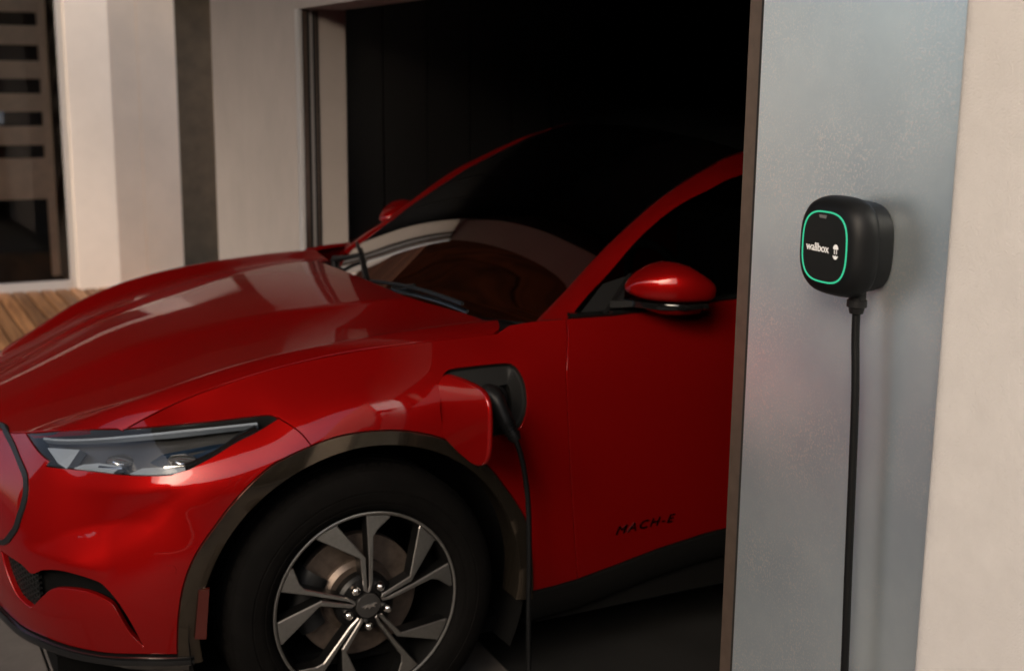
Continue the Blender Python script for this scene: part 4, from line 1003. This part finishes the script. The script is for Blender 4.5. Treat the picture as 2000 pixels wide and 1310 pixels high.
MB().box((-3.5, -.80, .17), (.42, .80, .21)).box((.42, -.62, .17), (.72, .62, .25)).box((-2.5, -.86, .2), (-.52, .86, .44)).box((.46, -.66, .25), (.66, .66, .68)).box((-.52, -.50, .21), (.46, .50, .86)).box((-3.45, -.52, .21), (-2.5, .52, 1.0)).build('underbody_light_block', M['liner'], car)  # underside slabs plus dark boxes added inside the body to stop light leaks

# ================================================================ charger and cable
TC, ZC = -.056, 1.420
ch = empty('wall_charger', tuple(FW(TC, 0, ZC-.083)), 'small black rounded wall charger with a green light ring', 'charger')
def sq(w, h, n=72, p=3.0):
    out = []
    for a in np.linspace(0, 2*math.pi, n+1)[:-1]:
        c, s = math.cos(a), math.sin(a); out.append((w*math.copysign(abs(c)**(2/p), c), h*math.copysign(abs(s)**(2/p), s)))
    return out
def sq_grid(rows, p=3.0, n=72):
    return np.array([[FW(TC+x+dx, u, ZC+y) for x, y in sq(w, h, n, p)] for w, h, u, dx in [(*r, 0) if len(r) == 3 else r for r in rows]])
def sq_obj(name, rows, m, parent, p=3.0, cap=True, angle=35, n=72):
    G = sq_grid(rows, p, n); mb = MB().grid(G, close_u=True)
    if cap: mb.add(G[-1], [tuple(range(n))])
    return mb.build(name, m, parent, angle=angle)
sq_obj('back_shell', [(.0665, .069, .001), (.0705, .073, .003), (.0725, .075, .012), (.0735, .0755, .034), (.074, .076, .0375)], M['charger'], ch)
sq_obj('front_shell', [(.074, .076, .0376), (.0785, .080, .039), (.0812, .0826, .045), (.0815, .083, .054), (.0800, .0815, .064), (.0765, .078, .0735), (.0705, .072, .0805), (.0640, .0655, .0845), (.0575, .0595, .0862)], M['charger'], ch, angle=60)
sq_obj('light_ring', [(.0574, .0594, .0858), (.0570, .0590, .0873), (.0549, .0569, .0874), (.0545, .0565, .0862)], M['ring'], ch, cap=False)
sq_obj('front_panel', [(.0547, .0567, .0852), (.0544, .0564, .0866), (.030, .031, .0870)], M['charger_face'], ch)
def on_face(v, f, name, m, x0, y0, scale=1.0):
    """flat artwork in panel coordinates (x to the reader's right, y up)"""
    P = [FW(TC-(x0+p[0]*scale), .0872+p[2], ZC+y0+p[1]*scale) for p in v]
    return mk(name, P, f, m, ch)
v, f = text_mesh('logo_text', 'wallbox', .020, .0002, 0, .95)
v[:, 0] -= v[:, 0].min(); k = .0585/v[:, 0].max(); v[:, 0] *= k; v[:, 1] *= k*1.0
# heavier strokes: the same letters laid twice, a hair apart
vv = [v+[dx, dy, 0] for dx, dy in ((0, 0), (.00045, .0001))]; ff = []
for i in range(2): ff += [tuple(j+i*len(v) for j in q) for q in f]
vv = np.vstack([p+[0, 0, .00012*i] for i, p in enumerate(vv)])
on_face(vv, ff, 'lettering', M['white_print'], -.0455, -.0085)
def disc(cx, cy, rx, ry, a0, a1, n=20): return [(cx+rx*math.cos(a), cy+ry*math.sin(a)) for a in np.linspace(a0, a1, n)]
lg = MB(); cx, cy = .0305, -.004
dome = disc(cx, cy+.004, .0066, .0078, 0, math.pi); lg.add([(x, y, .0003) for x, y in dome], [tuple(range(len(dome)))])
for dx in (-.0034, .0016): lg.add([(cx+dx, cy-.0040, .0003), (cx+dx+.0018, cy-.0040, .0003), (cx+dx+.0018, cy+.0042, .0003), (cx+dx, cy+.0042, .0003)], [(0, 1, 2, 3)])
bow = disc(cx, cy-.0062, .0064, .0066, math.pi, 2*math.pi)+[(cx+.003, cy-.0073), (cx, cy-.0062), (cx-.003, cy-.0073)]; lg.add([(x, y, .0003) for x, y in bow], [tuple(range(len(bow)))])
on_face(np.array(lg.v), lg.f, 'logo_mark', M['white_print'], 0, 0)
sen = [(-.0105, .0525), (.0105, .0525), (.0080, .0470), (-.0080, .0470)]
on_face(np.array([(x, y, .0003) for x, y in sen]), [(3, 2, 1, 0)], 'sensor_window', M['grey_print'], -.006, 0)
# cable gland
gl = []
gp = FW(TC-.030, .036, 0)
for r, z in ((.0145, ZC-.0745), (.0145, ZC-.086), (.0168, ZC-.0865), (.0168, ZC-.0975), (.0135, ZC-.0995), (.0115, ZC-.109), (.0092, ZC-.1095)):
    gl.append([(gp[0]+r*math.cos(a), gp[1]+r*math.sin(a), z) for a in np.linspace(0, 2*math.pi, 13)[:-1]])
MB().grid(np.array(gl), close_u=True, flip=True).add(gl[-1], [tuple(range(12))[::-1]]).build('cable_gland', M['plastic'], ch, angle=30)

cab_o = empty('charging_cable', (-.1, 1.6, 0), 'black charging cable hanging from the charger and plugged into the red car', 'cable')
g0 = np.array([gp[0], gp[1], ZC-.103])
path = [g0+[0, 0, .012], g0, g0+[0, .002, -.05]]+[FW(t, .036, z) for t, z in ((-.098, 1.15), (-.108, .88), (-.116, .687), (-.122, .45), (-.127, .22), (-.130, .09))]+[FW(-.11, .07, .022), FW(-.02, .18, .014)]
path += [(.10, 1.95, .014), (.18, 1.72, .014), (.10, 1.42, .014), (-.15, 1.22, .014), (-.33, 1.10, .020), (-.400, 1.045, .07), (-.406, 1.022, .16), (-.404, 1.02, .31), (-.404, 1.02, .45), (-.400, 1.02, .588), (-.393, 1.02, .658), (-.381, 1.018, .727), (-.366, 1.012, .779), (-.352, 1.0, .803)]
cp = catmull(path, 260); MB().tube(cp, .0070, 12).build('cord', M['cable'], cab_o, smooth=True)
# plug: ribbed strain relief, angled grip, collar in the socket
ax0 = np.array([-.368, 1.012, .782]); ax1 = np.array([-.352, .998, .812]); ax2 = np.array([-.338, .985, .850]); ax3 = np.array([-.328, .968, .885]); ax4 = np.array([-.324, .935, .893]); ax5 = np.array(sc_)+[0.0, .02, .0]
h = catmull([ax0, ax1, ax2, ax3, ax4, ax5], 40); rr = np.interp(np.linspace(0, 1, 40), [0, .05, .22, .26, .5, .68, .78, .80, 1], [.013, .0165, .0195, .0215, .0205, .0225, .026, .029, .028])
MB().tube(h, rr, 18).build('plug', M['plastic'], cab_o, angle=45)
for k in range(5):
    i = 3+k*1.6; c = np.array([np.interp(i, np.arange(40), h[:, j]) for j in range(3)]); d = h[int(i)+1]-h[int(i)]; d /= np.linalg.norm(d)
    MB().tube(np.array([c-d*.0018, c+d*.0018]), np.interp(i/39, [0, .05, .22, .26], [.013, .0165, .0195, .0215])+.0022, 16).build('strain_rib', M['cable'], cab_o, angle=30)
